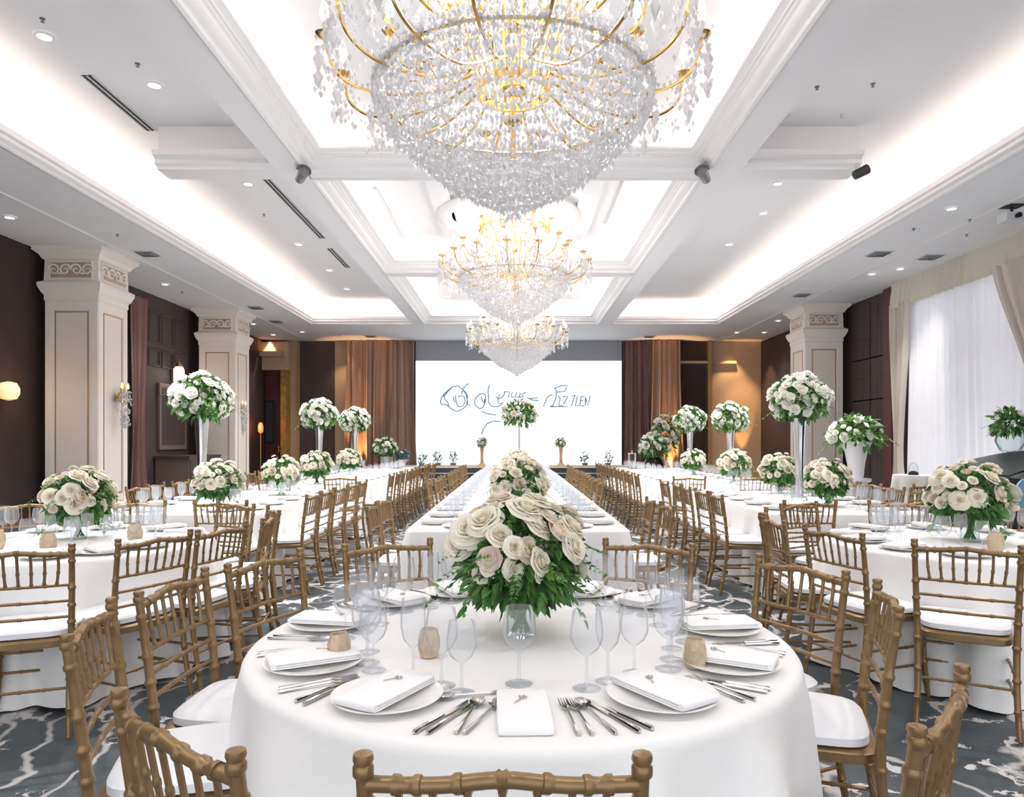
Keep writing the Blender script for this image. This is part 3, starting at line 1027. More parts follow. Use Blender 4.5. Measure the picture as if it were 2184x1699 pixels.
for (x, y, lab) in DIF:
    t = thing('air_diffuser', 'square grey air diffuser in the lower ceiling ' + lab, 'air diffuser', (x, y, ZS))
    part('frame', MB().box(-0.17, 0.17, -0.17, 0.17, -0.012, 0.002), M['greylt'], t, smooth=False)
    mb = MB()
    for r in (0.14, 0.10, 0.06):
        sweep(mb, [(-r, -r), (r, -r), (r, r), (-r, r)], [(0, -0.014), (0.012, -0.03), (0.02, -0.03), (0.02, -0.014)], True)
    part('louvre', mb, M['grey'], t, smooth=False)
for (x, y, lab, rz) in ((-2.41, 7.97, 'left', 0.6), (2.14, 7.97, 'right', -0.6)):
    t = thing('ceiling_spotlight', 'dark grey stage spotlight fixed at the %s corner of the first middle tray' % lab, 'spotlight', (x, y, ZS), rz)
    part('bracket', MB().box(-0.05, 0.05, -0.05, 0.05, -0.03, 0).box(-0.015, 0.015, -0.015, 0.015, -0.07, -0.03), M['grey'], t, smooth=False)
    mb = MB().lathe([(0.03, -0.11), (0.05, -0.10), (0.06, 0.06), (0.075, 0.10), (0.07, 0.10), (0.055, 0.07)], 16, cap1=True)
    mb.xform(Matrix.Translation((0, 0, -0.10)) @ Matrix.Rotation(radians(75), 4, 'X'))
    part('lamp_housing', mb, M['grey'], t)
t = thing('ceiling_speaker', 'round grey ceiling speaker on the right beam beside the corner spotlight', 'speaker', (2.9, 7.84, ZU - 0.001))
t.location.z = ZU
part('rim', MB().lathe([(0.11, 0), (0.12, -0.015), (0.15, -0.01), (0.155, 0.002)], 28, cap0=False, cap1=False), M['greylt'], t)
part('grille', MB().lathe([(0.001, -0.008), (0.11, -0.008), (0.11, 0)], 24), M['grey'], t)
t = thing('ceiling_camera', 'dark tilted fixture hanging at the outer end of the right short beam', 'camera', (3.85, 7.9, ZS))
part('bracket', MB().box(-0.02, 0.02, -0.02, 0.02, -0.06, 0.01), M['greylt'], t, smooth=False)
part('housing', MB().lathe([(0.001, -0.09), (0.05, -0.08), (0.055, 0.08), (0.001, 0.085)], 14).xform(Matrix.Translation((0.03, -0.02, -0.10)) @ Matrix.Rotation(1.1, 4, 'Y')), M['blackmatte'], t)
t = thing('ceiling_projector', 'chrome and black fixture on the ceiling at the right edge', 'projector', (6.57, 9.3, ZS))
part('mount', MB().box(-0.12, 0.12, -0.08, 0.08, -0.02, 0).tube([(0, 0, -0.12), (0, 0, 0)], 0.02), M['blackmatte'], t, smooth=False)
part('body', MB().box(-0.13, 0.13, -0.10, 0.10, -0.22, -0.11), M['greylt'], t, smooth=False)
part('lens', MB().lathe([(0.03, 0), (0.035, 0.05), (0.02, 0.05)], 12).xform(Matrix.Translation((0, -0.1, -0.165)) @ Matrix.Rotation(pi / 2, 4, 'X')), M['black'], t)

# ---------------------------------------------------------------- wall lamps and back-wall fittings
def crystal_sconce(loc, label, seed):
    rnd = random.Random(seed)
    t = thing('crystal_wall_sconce', label, 'wall lamp', loc)
    mb = MB().lathe([(0.001, 0), (0.07, 0.0), (0.09, 0.02), (0.05, 0.04), (0.001, 0.05)], 14).xform(Matrix.Rotation(pi / 2, 4, 'Y'))
    for i in range(6):
        a = 2 * pi * i / 6 + 0.3
        mb.tube(arc([(0.03, 0, 0), (0.09, 0.08 * cos(a), 0.10 * sin(a)), (0.10, 0.14 * cos(a), 0.2 * sin(a) + 0.05)], 4), [0.02, 0.02, 0.02, 0.018, 0.016, 0.014, 0.012, 0.01, 0.004], 6)
    part('gilt_backplate', mb, M['brass'], t)
    mb = MB()
    for i in range(150):
        f = rnd.random()
        w = 0.16 * (1 - 0.6 * f)
        octa(mb, (0.05 + rnd.uniform(0, 0.12), rnd.uniform(-w, w), 0.12 - 0.62 * f), 0.016, 0.06, rnd.random() * 3, 5)
    part('crystal_drops', mb, M['crystal'], t, smooth=False, kind='stuff')
    for dy in (-0.09, 0.09):
        part('bulb', MB().lathe([(0.012, 0), (0.024, 0.03), (0.02, 0.07), (0.002, 0.11)], 10, (0.12, dy, 0.14)), M['warmlamp'], t)


crystal_sconce((-6.67, 11.82, 2.1), 'crystal and gilt wall sconce on the nearest left column', 1)
crystal_sconce((-6.67, 17.02, 2.1), 'crystal and gilt wall sconce on the second left column', 2)
t = thing('wall_lamp', 'glowing round wall lamp on the dark wall at the left edge', 'wall lamp', (-7.75, 10.55, 2.12))
part('bracket', MB().lathe([(0.001, 0), (0.06, 0), (0.06, 0.02), (0.015, 0.03), (0.015, 0.1)], 14).xform(Matrix.Rotation(pi / 2, 4, 'Y')), M['brass'], t)
part('lamp_shade', MB().lathe([(0.02, -0.14), (0.10, -0.12), (0.14, -0.04), (0.14, 0.04), (0.10, 0.12), (0.02, 0.14)], 18, (0.16, 0, 0)), M['warmlamp'], t)
light('POINT', 'wall_lamp_glow', (-7.5, 10.62, 2.15), 5, (1, 0.62, 0.3), shadow_soft_size=0.1)
t = thing('wall_lamp', 'tall white lamp with pointed gilt top on the dark panelled wall between columns', 'wall lamp', (-7.68, 15.75, 2.9))
part('bracket', MB().box(0, 0.05, -0.04, 0.04, -0.2, 0.1), M['brass'], t, smooth=False)
part('lamp_shade', MB().lathe([(0.03, -0.28), (0.11, -0.27), (0.11, 0.06), (0.08, 0.13)], 16, (0.16, 0, 0)), mat('pale_lamp_shade', (0.9, 0.85, 0.8), 0.6, emit=(1, 0.88, 0.78), es=0.8, noise=0.02), t)
part('finial', MB().lathe([(0.09, 0.13), (0.06, 0.18), (0.02, 0.24), (0.002, 0.32)], 14, (0.16, 0, 0)), M['brass'], t)
light('POINT', 'wall_lamp_glow', (-7.4, 15.75, 2.85), 5, (1, 0.75, 0.55), shadow_soft_size=0.1)
t = thing('line_array_speaker', 'tall slim black loudspeaker in front of the maroon door', 'speaker', (-7.15, 20.6, 0))
part('cabinet', MB().box(-0.14, 0.14, -0.12, 0.12, 1.3, 2.55), M['black'], t, smooth=False)
part('grille', MB().box(-0.11, 0.11, -0.13, -0.118, 1.34, 2.5), M['blackmatte'], t, smooth=False)
part('pole', MB().tube([(0, 0, 0.05), (0, 0, 1.32)], 0.025), M['blackmatte'], t)
part('base', MB().lathe([(0.001, 0), (0.28, 0), (0.28, 0.02), (0.04, 0.05)], 20), M['blackmatte'], t)
t = thing('red_table_lamp', 'small glowing red lamp just left of the slim black loudspeaker', 'lamp', (-7.50, 20.75, 0))
part('pole', MB().tube([(0, 0, 0.02), (0, 0, 1.62)], 0.015), M['brass'], t)
part('base', MB().lathe([(0.001, 0), (0.13, 0), (0.12, 0.02), (0.02, 0.03)], 18), M['brass'], t)
part('lamp_glass', MB().lathe([(0.03, 1.6), (0.07, 1.64), (0.08, 1.78), (0.05, 1.9), (0.02, 1.92)], 16), M['redlamp'], t)
light('POINT', 'red_lamp_glow', (-7.5, 20.55, 1.78), 3, (1, 0.3, 0.15), shadow_soft_size=0.08)


def uplight(x, y, lab, e, spread=42, tilt=(radians(170), 0, 0)):
    t = thing('uplight', 'small black floor uplight washing amber light over ' + lab, 'uplight', (x, y, 0))
    part('body', MB().lathe([(0.09, 0), (0.09, 0.16), (0.075, 0.18), (0.07, 0.15), (0.001, 0.14)], 18), M['blackmatte'], t)
    part('lens', MB().lathe([(0.001, 0.155), (0.07, 0.155)], 18, cap1=False), M['warmlamp'], t)
    light('SPOT', 'uplight_beam', (x, y, 0.2), e, (1.0, 0.50, 0.16), tilt, spot_size=radians(spread), spot_blend=0.7, shadow_soft_size=0.03)


uplight(-4.75, 21.35, 'the left stage curtain', 260)
uplight(4.75, 21.3, 'the right stage curtain', 300)
uplight(7.1, 21.6, 'the beige wall right of the dark panel', 180, 28)
for (x, y, e) in ((-7.5, 21.5, 70), (6.75, 21.6, 80), (7.15, 21.2, 90), (-5.3, 21.5, 40)):
    light('SPOT', 'alcove_downlight', (x, y, 4.42), e, (1, 0.66, 0.34), (0, 0, 0), spot_size=radians(75), spot_blend=0.6, shadow_soft_size=0.04)
t = thing('mirror_panel', 'tall dark mirrored wall panel right of the right stage curtain', 'mirror', (4.72, 21.86, 0))
part('mirror_frame', MB().box(-0.30, 0.30, -0.02, 0.05, 0.6, 4.2), M['bronze'], t, smooth=False)
part('mirror_glass', MB().box(-0.25, 0.25, -0.035, -0.015, 0.7, 4.1), mat('smoked_mirror', (0.20, 0.15, 0.13), 0.15, 0.8, noise=0.3, scale=3), t, smooth=False)
t = thing('wall_cabinet', 'dark bronze sideboard standing under the lamp between the left columns', 'cabinet', (-7.25, 15.75, 0))
part('body', MB().box(-0.42, 0.3, -0.75, 0.75, 0.08, 1.0), M['bronze'], t, smooth=False)
part('top', MB().box(-0.44, 0.34, -0.8, 0.8, 1.0, 1.05), M['darkpanel'], t, smooth=False)
for dy in (-0.37, 0.37):
    d = part('door', MB().box(0.29, 0.32, dy - 0.35, dy + 0.35, 0.12, 0.96), M['darkpanel'], t, smooth=False)
    part('knob', MB().lathe([(0.001, 0), (0.015, 0.01), (0.001, 0.03)], 10, (0.33, dy - 0.28 * (1 if dy > 0 else -1), 0.55)), M['brass'], d)
for (dx, dy) in ((-0.36, -0.68), (-0.36, 0.68), (0.24, -0.68), (0.24, 0.68)):
    part('leg', MB().box(dx - 0.03, dx + 0.03, dy - 0.03, dy + 0.03, 0, 0.09), M['bronze'], t, smooth=False)
t = thing('framed_picture', 'dark framed panel on the wall above the left sideboard', 'picture', (-7.69, 15.75, 1.9))
part('frame', MB().box(0, 0.05, -0.62, 0.62, -0.72, 0.72), M['bronze'], t, smooth=False)
part('picture', MB().box(0.045, 0.055, -0.52, 0.52, -0.62, 0.62), M['darkpanel'], t, smooth=False)

# ---------------------------------------------------------------- tables and cloths
def round_cloth(R, H, seed, floor=0.015, flare=0.10, folds=13, nt_=260):
    rnd = random.Random(seed)
    ph = [rnd.uniform(0, 6.28) for _ in range(5)]
    am = [rnd.uniform(0.6, 1.2) for _ in range(folds + 1)]
    rings = []
    for r in (0.02, R * 0.5, R * 0.85, R - 0.03):
        rings.append([(r * cos(2 * pi * j / nt_), r * sin(2 * pi * j / nt_), H) for j in range(nt_)])
    for k_ in range(1, 5):
        a = k_ / 4 * pi / 2
        rings.append([((R - 0.03 + 0.03 * sin(a)) * cos(2 * pi * j / nt_), (R - 0.03 + 0.03 * sin(a)) * sin(2 * pi * j / nt_), H - 0.03 + 0.03 * cos(a)) for j in range(nt_)])
    NV = 12
    for i in range(1, NV + 1):
        v = i / NV
        ring = []
        for j in range(nt_):
            th = 2 * pi * j / nt_
            w = folds * th + 0.6 * sin(3 * th + ph[0]) + 0.5 * sin(2 * th + ph[1])
            a = am[int((w / (2 * pi)) % folds)]
            s = 0.5 + 0.5 * sin(w)
            s = s ** 1.5
            amp = (0.014 + 0.12 * v ** 0.65) * (0.75 + 0.4 * sin(5 * th + ph[2]))
            r = R + flare * 0.25 * v + amp * s + 0.012 * v * sin(37 * th + ph[3])
            zz = H - 0.03 - (H - 0.03 - floor) * v + 0.012 * v * sin(w + 1)
            ring.append((r * cos(th), r * sin(th), max(0.006, zz)))
        rings.append(ring)
    return MB().loft(rings, True, True, False)


def rect_cloth(hw, hl, H, seed, floor=0.015):
    rnd = random.Random(seed)
    rc = 0.07
    pts = []
    segs = []

    def edge(x0, y0, x1, y1):
        L = math.hypot(x1 - x0, y1 - y0)
        n = max(6, int(L / 0.05))
        nx, ny = (y1 - y0) / L, -(x1 - x0) / L
        for i in range(n):
            t = i / n
            pts.append((x0 + (x1 - x0) * t, y0 + (y1 - y0) * t, nx, ny, 0))

    def corner(cx, cy, a0):
        for i in range(6):
            a = a0 + pi / 2 * i / 6
            pts.append((cx + rc * cos(a), cy + rc * sin(a), cos(a), sin(a), 1))
    edge(-hw + rc, -hl, hw - rc, -hl)
    corner(hw - rc, -hl + rc, -pi / 2)
    edge(hw, -hl + rc, hw, hl - rc)
    corner(hw - rc, hl - rc, 0)
    edge(hw - rc, hl, -hw + rc, hl)
    corner(-hw + rc, hl - rc, pi / 2)
    edge(-hw, hl - rc, -hw, -hl + rc)
    corner(-hw + rc, -hl + rc, pi)
    n = len(pts)
    ph = rnd.uniform(0, 6)
    rings = [[(p[0] * 0.1, p[1] * 0.1, H) for p in pts], [(p[0] - p[2] * 0.02, p[1] - p[3] * 0.02, H) for p in pts],
             [(p[0] - p[2] * 0.004, p[1] - p[3] * 0.004, H - 0.006) for p in pts], [(p[0], p[1], H - 0.02) for p in pts]]
    per = [0.0]
    for i in range(1, n):
        per.append(per[-1] + math.hypot(pts[i][0] - pts[i - 1][0], pts[i][1] - pts[i - 1][1]))
    NV = 8
    for i in range(1, NV + 1):
        v = i / NV
        ring = []
        for j, p in enumerate(pts):
            s = 0.5 + 0.5 * sin(per[j] * 2 * pi / 0.42 + 1.3 * sin(per[j] * 1.7 + ph))
            o = 0.008 + (0.006 + 0.055 * v) * s ** 1.4 * (1.0 if not p[4] else 1.6) + (0.06 * v if p[4] else 0)
            ring.append((p[0] + p[2] * o, p[1] + p[3] * o, H - 0.02 - (H - 0.02 - floor) * v))
        rings.append(ring)
    return MB().loft(rings, True, True, False)


TH = 0.74
RR = 0.85
ROUND = [('nearest round table', 0.02, 2.28), ('left round table', -2.8, 4.4), ('right round table', 2.84, 4.4)]
LONG = [('long middle table', 0.02, 0.80, 4.95, 14.6), ('short left table', -2.95, 0.72, 6.1, 8.9), ('short right table', 2.95, 0.72, 6.1, 8.9),
        ('long left table', -2.95, 0.76, 9.95, 16.0), ('long right table', 2.95, 0.76, 9.95, 16.0)]
CLAB = {'nearest round table': 'white floor-length cloth over the round table closest to us',
        'left round table': 'white floor-length cloth over the round table at the left edge',
        'right round table': 'white floor-length cloth over the round table at the right edge',
        'long middle table': 'white cloth over the long middle table leading to the stage',
        'short left table': 'white cloth over the short table behind the left round table',
        'short right table': 'white cloth over the short table behind the right round table',
        'long left table': 'white cloth over the far long table on the left',
        'long right table': 'white cloth over the far long table on the right'}
for i, (nm, x, y) in enumerate(ROUND):
    single('tablecloth', round_cloth(RR, TH, 30 + i), M['cloth'], CLAB[nm], 'tablecloth', (x, y, 0), (0, 0, 0.35 * i), ang=60)
for i, (nm, x, hw, y0, y1) in enumerate(LONG):
    hl = (y1 - y0) / 2
    single('tablecloth', rect_cloth(hw, hl, TH, 50 + i), M['cloth'], CLAB[nm], 'tablecloth', (x, (y0 + y1) / 2, 0), ang=60)


# ---------------------------------------------------------------- gold bamboo chairs
def bamboo(mb, pts, r, rings, n=8, res=5):
    """curved cane with joint rings at the given fractions"""
    C = arc(pts, res)
    L = [0.0]
    for a, b in zip(C[:-1], C[1:]):
        L.append(L[-1] + (b - a).length)
    T = L[-1]
    out, rad = [], []

    def at(s):
        for i in range(len(C) - 1):
            if L[i + 1] >= s or i == len(C) - 2:
                f = (s - L[i]) / max(1e-9, L[i + 1] - L[i])
                return C[i].lerp(C[i + 1], f)
    ss = [(l, 1.0) for l in L]
    for q in rings:
        s = q * T
        for d, m in ((-0.010, 1.0), (-0.005, 1.28), (0.005, 1.28), (0.010, 1.0)):
            ss.append((min(T, max(0, s + d)), m))
    ss.sort()
    last = -1
    for s, m in ss:
        if s - last < 1e-4:
            continue
        last = s
        out.append(at(s))
        rad.append((r(s / T) if callable(r) else r) * m)
    mb.tube(out, rad, n)


def superring(ax, yf, yb, wf, wb, z, inset, n=36, e=4.0):
    """rounded trapezoid outline: wf half width at the front (+y), wb at the back"""
    out = []
    cy, hy = (yf + yb) / 2, (yf - yb) / 2
    for j in range(n):
        a = 2 * pi * j / n
        c, s = cos(a), sin(a)
        px = abs(c) ** (2 / e) * (1 if c >= 0 else -1)
        py = abs(s) ** (2 / e) * (1 if s >= 0 else -1)
        f = 0.5 + 0.5 * py
        w = wb + (wf - wb) * f
        out.append((px * (w - inset), cy + py * (hy - inset), z))
    return out


CH_H = 0.885


def chair_shapes():
    S = {}
    xb = 0.213
    seat = MB().loft([superring(0, 0.205, -0.205, 0.21, 0.19, 0.405, 0.012, e=6), superring(0, 0.205, -0.205, 0.21, 0.19, 0.412, 0, e=6),
                      superring(0, 0.205, -0.205, 0.21, 0.19, 0.438, 0, e=6), superring(0, 0.205, -0.205, 0.21, 0.19, 0.447, 0.012, e=6)], True)
    S['seat'] = [seat]
    cu = MB().loft([superring(0, 0.205, -0.185, 0.205, 0.178, 0.447, 0.02, e=5), superring(0, 0.205, -0.185, 0.212, 0.182, 0.455, 0.0, e=5),
                    superring(0, 0.205, -0.185, 0.212, 0.182, 0.478, 0.0, e=5), superring(0, 0.205, -0.185, 0.212, 0.182, 0.489, 0.012, e=5),
                    superring(0, 0.205, -0.185, 0.212, 0.182, 0.495, 0.045, e=5), superring(0, 0.205, -0.185, 0.212, 0.182, 0.498, 0.12, e=5)], True)
    S['cushion'] = [cu]
    legs = []
    for s in (-1, 1):
        mb = MB()
        bamboo(mb, [(s * 0.205, -0.265, 0.0), (s * 0.198, -0.225, 0.2), (s * 0.200, -0.20, 0.42), (s * 0.206, -0.212, 0.62), (s * xb, -0.245, CH_H - 0.012)],
               lambda t: 0.0125 + 0.003 * (1 - abs(2 * t - 1)), (0.14, 0.3, 0.47, 0.60, 0.69, 0.785, 0.93), 10)
        b = len(mb.v)
        mb.lathe([(0.012, -0.03), (0.0165, -0.024), (0.0165, -0.012), (0.0135, -0.008), (0.0165, 0.0), (0.015, 0.008), (0.001, 0.012)], 12, (s * xb, -0.2445, CH_H))
        legs.append(mb)
    for s in (-1, 1):
        mb = MB()
        bamboo(mb, [(s * 0.205, 0.205, 0.0), (s * 0.192, 0.188, 0.22), (s * 0.188, 0.182, 0.41)], lambda t: 0.0115 + 0.005 * t, (0.2, 0.45, 0.7, 0.93), 9)
        legs.append(mb)
    S['leg'] = legs

    def yb(z):
        return -0.205 - 0.04 * ((z - 0.5) / 0.38) ** 1.3 if z > 0.5 else -0.203
    mb = MB()
    z = CH_H - 0.036
    bamboo(mb, [(-xb, yb(z), z - 0.004), (-0.1, yb(z) - 0.016, z + 0.001), (0, yb(z) - 0.022, z + 0.012), (0.1, yb(z) - 0.016, z + 0.001), (xb, yb(z), z - 0.004)], 0.0125,
           (0.12, 0.2, 0.345, 0.5, 0.655, 0.8, 0.88), 10)
    S['top_rail'] = [mb]
    rails = []
    for z in (0.70, 0.625, 0.55):
        mb = MB()
        w = 0.206
        bamboo(mb, [(-w, yb(z), z), (0, yb(z) - 0.012, z), (w, yb(z), z)], 0.0078, (0.25, 0.5, 0.75), 8)
        rails.append(mb)
    S['back_rail'] = rails
    sp = []
    for i in range(7):
        x = (i - 3) / 3 * 0.158
        c = 0.022 * (1 - (x / 0.2) ** 2)
        mb = MB()
        zt = CH_H - 0.036 + 0.010 * (1 - abs(x) / 0.2)
        bamboo(mb, [(x * 0.94, yb(0.70) - c * 0.55, 0.70), (x, yb(0.78) - c * 0.8, 0.78), (x, yb(zt) - c, zt)], 0.0062, (0.06, 0.4, 0.93), 7, 3)
        sp.append(mb)
    S['spindle'] = sp
    stc = []
    for z, ya, yb_ in ((0.17, -0.228, 0.192), (0.27, -0.212, 0.186)):
        for s in (-1, 1):
            mb = MB()
            bamboo(mb, [(s * 0.198, ya, z), (s * 0.193, yb_, z)], 0.007, (0.3, 0.7), 7)
            stc.append(mb)
    for z, y in ((0.20, 0.191), (0.30, 0.186), (0.22, -0.222)):
        mb = MB()
        bamboo(mb, [(-0.195, y, z), (0.195, y, z)], 0.007, (0.25, 0.5, 0.75), 7)
        stc.append(mb)
    S['stretcher'] = stc
    return S


_S = chair_shapes()
_cm = M['gold']


def make_chair(label, loc, rz, group, full=True):
    t = thing('chiavari_chair', label, 'chair', loc, rz, group)
    if full:
        for nm, lst in CHAIR_FULL:
            for me in lst:
                link(nm, me, t)
    else:
        for nm, me in CHAIR_FAR:
            link(nm, me, t)
    return t


CHAIR_FULL = [(nm, [b.mesh(nm, M['cushion'] if nm == 'cushion' else M['gold']) for b in lst]) for nm, lst in _S.items()]
_fr = MB()
for nm in ('seat', 'leg', 'stretcher'):
    for b in _S[nm]:
        _fr.merge(b)
_bk = MB()
for nm in ('top_rail', 'back_rail', 'spindle'):
    for b in _S[nm]:
        _bk.merge(b)
CHAIR_FAR = [('frame', _fr.mesh('frame', M['gold'])), ('backrest', _bk.mesh('backrest', M['gold'])), ('cushion', _S['cushion'][0].mesh('cushion', M['cushion']))]

# chairs round the nearest table: angle from the front seat, towards the right
rndc = random.Random(8)
NEAR_SEATS = [(-2.3, 'front', 0.962, 0), (38, 'first right of the front', 0.99, 49), (92, 'second right of the front', 0.93, 70), (114, 'third right of the front', 0.97, 116),
              (150, 'fourth right of the front', 1.0, 152), (180, 'far', 1.0, 180), (-150, 'fifth left of the front', 1.0, -150), (-124, 'fourth left of the front', 1.0, -112),
              (-99, 'third left of the front', 0.97, -93), (-74, 'second left of the front', 0.99, -73), (-28, 'first left of the front', 0.985, -39)]
for (a, w, r, rot) in NEAR_SEATS:
    th = radians(a)
    make_chair('gold bamboo chair, %s seat of the nearest round table' % w, (0.02 + r * sin(th), 2.28 - r * cos(th), 0), radians(rot), 'chairs round the nearest round table')
SIDE_SEATS = {'left round table': [(25, 1.08, 22), (47, 1.0, 64), (69, 0.97, 78), (96, 0.97, 100), (121, 1.0, 121), (150, 1.0, 150), (-170, 1.0, -170), (-138, 1.3, -138), (-100, 1.0, -100)],
              'right round table': [(34, 1.05, 30), (61, 1.0, 72), (90, 0.97, 94), (113, 0.97, 113), (150, 1.0, 150), (-170, 1.0, -170), (-135, 1.0, -135), (-100, 1.0, -100)]}
for (nm, cx, cy) in ROUND[1:]:
    s = 1 if cx < 0 else -1
    for i, (a, r, rot) in enumerate(SIDE_SEATS[nm]):
        th = radians(a * s)
        make_chair('gold bamboo chair, %s %s from the aisle front of the %s' % (ORD[i], 'anticlockwise' if s > 0 else 'clockwise', nm),
                   (cx + r * sin(th), cy - r * cos(th), 0), radians(rot * s) + rndc.uniform(-0.04, 0.04), 'chairs round the ' + nm, full=(i < 5))
LONGSEATS = {}
for (nm, x, hw, y0, y1) in LONG:
    sp = 0.52
    n = int((y1 - y0 - 0.5) / sp) + 1
    st0 = (y0 + y1) / 2 - (n - 1) * sp / 2
    LONGSEATS[nm] = [st0 + i * sp for i in range(n)]
    for side in (-1, 1):
        for i in range(n):
            yy = st0 + i * sp
            if nm == 'long middle table' and (6.1 < yy < 8.1):
                continue      # no chairs stand here
            full = yy < 8.0 and not (side * x > 0.5)
            off = 0.14 if nm != 'long middle table' else 0.07 if yy < 7 else -0.02
            make_chair('gold bamboo chair, %s from the near end, %s side of the %s' % (ORD[i], 'left' if side < 0 else 'right', nm),
                       (x + side * (hw + off + rndc.uniform(-0.02, 0.03)), yy + rndc.uniform(-0.03, 0.03), 0), -side * -pi / 2 + rndc.uniform(-0.05, 0.05),
                       'chairs along the ' + nm, full)
    if nm != 'long middle table':
        s = -1 if x < 0 else 1
        for j, dx in enumerate((-0.32, 0.32)):
            make_chair('gold bamboo chair at the near end of the %s, %s one' % (nm, 'aisle' if dx * s < 0 else 'wall'),
                       (x + dx - s * 0.25 * (dx * s < 0), y0 - 0.16, 0), rndc.uniform(-0.05, 0.05), 'chairs along the ' + nm, y0 < 8)

# ---------------------------------------------------------------- tableware
def lathe_mesh(nm, prof, m, n=20):
    return MB().lathe(prof, n, cap0=False, cap1=False).mesh(nm, m, True, 50)


WINE = [(0.001, 0.004), (0.034, 0.001), (0.036, 0.003), (0.012, 0.008), (0.0045, 0.018), (0.0038, 0.05), (0.0045, 0.083), (0.014, 0.090), (0.030, 0.103),
        (0.041, 0.125), (0.0425, 0.145), (0.039, 0.175), (0.0355, 0.200), (0.0347, 0.2005)]
SMALL = [(r * 0.9, z * 0.9) for r, z in WINE]
FLUTE = [(0.001, 0.004), (0.031, 0.001), (0.033, 0.003), (0.011, 0.008), (0.0042, 0.018), (0.0038, 0.05), (0.0042, 0.078), (0.012, 0.087), (0.026, 0.104),
         (0.033, 0.135), (0.033, 0.17), (0.0305, 0.212), (0.0298, 0.2125)]
GL = {'large wine glass': ('wine_glass', lathe_mesh('wine_glass', WINE, M['glass'], 28), lathe_mesh('wine_glass', WINE, M['glass'], 12)),
      'small wine glass': ('wine_glass', lathe_mesh('wine_glass', SMALL, M['glass'], 28), lathe_mesh('wine_glass', SMALL, M['glass'], 12)),
      'water goblet': ('water_goblet', lathe_mesh('water_goblet', [(r * 1.06, z * 0.82) for r, z in WINE], M['glass'], 28), lathe_mesh('water_goblet', [(r * 1.06, z * 0.82) for r, z in WINE], M['glass'], 12)),
      'tall flute glass': ('champagne_flute', lathe_mesh('champagne_flute', FLUTE, M['glass'], 28), lathe_mesh('champagne_flute', FLUTE, M['glass'], 12))}
PLATE = [(0.001, 0.002), (0.075, 0.002), (0.08, 0.005), (0.11, 0.010), (0.135, 0.017), (0.136, 0.019), (0.133, 0.019), (0.108, 0.013), (0.085, 0.008), (0.001, 0.007)]
plate_me = lathe_mesh('dinner_plate', PLATE, M['china'], 36)
plate_lo = lathe_mesh('dinner_plate', PLATE, M['china'], 18)


def rect_ring(hx, hy, z, e=7, n=28, y0=0.0):
    out = []
    for j in range(n):
        a = 2 * pi * j / n
        c, s = cos(a), sin(a)
        out.append((hx * abs(c) ** (2 / e) * (1 if c >= 0 else -1), y0 + hy * abs(s) ** (2 / e) * (1 if s >= 0 else -1), z))
    return out


def napkin_mb(hx=0.062, hy=0.122):
    mb = MB()
    zz = 0.0
    for i, (sx, t) in enumerate(((1.0, 0.006), (0.99, 0.005), (0.985, 0.007))):
        mb.loft([rect_ring(hx * sx - 0.004, hy * sx - 0.003, zz, 14), rect_ring(hx * sx, hy * sx, zz + t * 0.3, 14), rect_ring(hx * sx, hy * sx, zz + t * 0.75, 14),
                 rect_ring(hx * sx - 0.004, hy * sx - 0.003, zz + t, 12), rect_ring(hx * 0.5, hy * 0.6, zz + t + (0.002 if i == 2 else 0), 8)], True)
        zz += t
    # rolled fold along the near edge
    mb.tube([(-hx + 0.003, -hy + 0.006, 0.009), (hx - 0.003, -hy + 0.006, 0.009)], 0.0085, 10)
    return mb


napkin_me = napkin_mb().mesh('folded_napkin', M['napkin'], True, 50)
sprig = MB()
for q in range(5):
    a = q * 1.25
    octa(sprig, (0.008 * cos(a), 0.006 * sin(a), 0.003), 0.004, 0.006, a, 5, 0.5)
sprig.tube([(0, 0, 0.003), (-0.02, -0.035, 0.002)], 0.0012, 5)
sprig_me = sprig.mesh('sprig', mat('dried_sprig', (0.42, 0.36, 0.33), 0.8, noise=0.2, scale=60))


def flat(mb, outline, z0, z1):
    n = len(outline)
    mb.loft([[(x, y, z0) for x, y in outline], [(x, y, z1) for x, y in outline]], True)


def cutlery():
    k_ = MB()
    k_.tube([(0, -0.105, 0.004), (0, -0.10, 0.005), (0, -0.05, 0.0055), (0, 0.005, 0.005)], [0.004, 0.0062, 0.0055, 0.0042], 8)
    flat(k_, [(-0.005, 0.0), (0.004, 0.0), (0.0075, 0.03), (0.008, 0.07), (0.002, 0.105), (-0.004, 0.112), (-0.005, 0.06)], 0.0035, 0.0052)
    f_ = MB()
    f_.tube([(0, -0.10, 0.004), (0, -0.095, 0.0045), (0, -0.03, 0.006), (0, 0.035, 0.008)], [0.0045, 0.0062, 0.003, 0.003], 8)
    f_.tube([(0, 0.03, 0.008), (0, 0.045, 0.007), (0, 0.055, 0.006)], [0.003, 0.009, 0.0105], 8)
    f_.v = [(x, y, z if y < 0.04 else 0.006 + (z - 0.006) * 0.25) for x, y, z in f_.v]
    for i in range(4):
        x = (i - 1.5) * 0.0062
        f_.tube([(x, 0.053, 0.006), (x, 0.08, 0.006), (x * 0.95, 0.10, 0.009)], [0.0019, 0.0017, 0.0009], 5)
    s_ = MB()
    s_.tube([(0, -0.10, 0.004), (0, -0.095, 0.0045), (0, -0.02, 0.006), (0, 0.05, 0.008)], [0.0045, 0.0062, 0.003, 0.0028], 8)

    def bowl(u, v):
        a = 2 * pi * u
        r = v
        return (0.0185 * r * cos(a), 0.075 + 0.029 * r * sin(a), 0.004 + 0.008 * r * r)
    s_.grid(bowl, 20, 5)
    return [x.mesh(nm, M['steel']) for x, nm in ((k_, 'table_knife'), (f_, 'fork'), (s_, 'spoon'))]


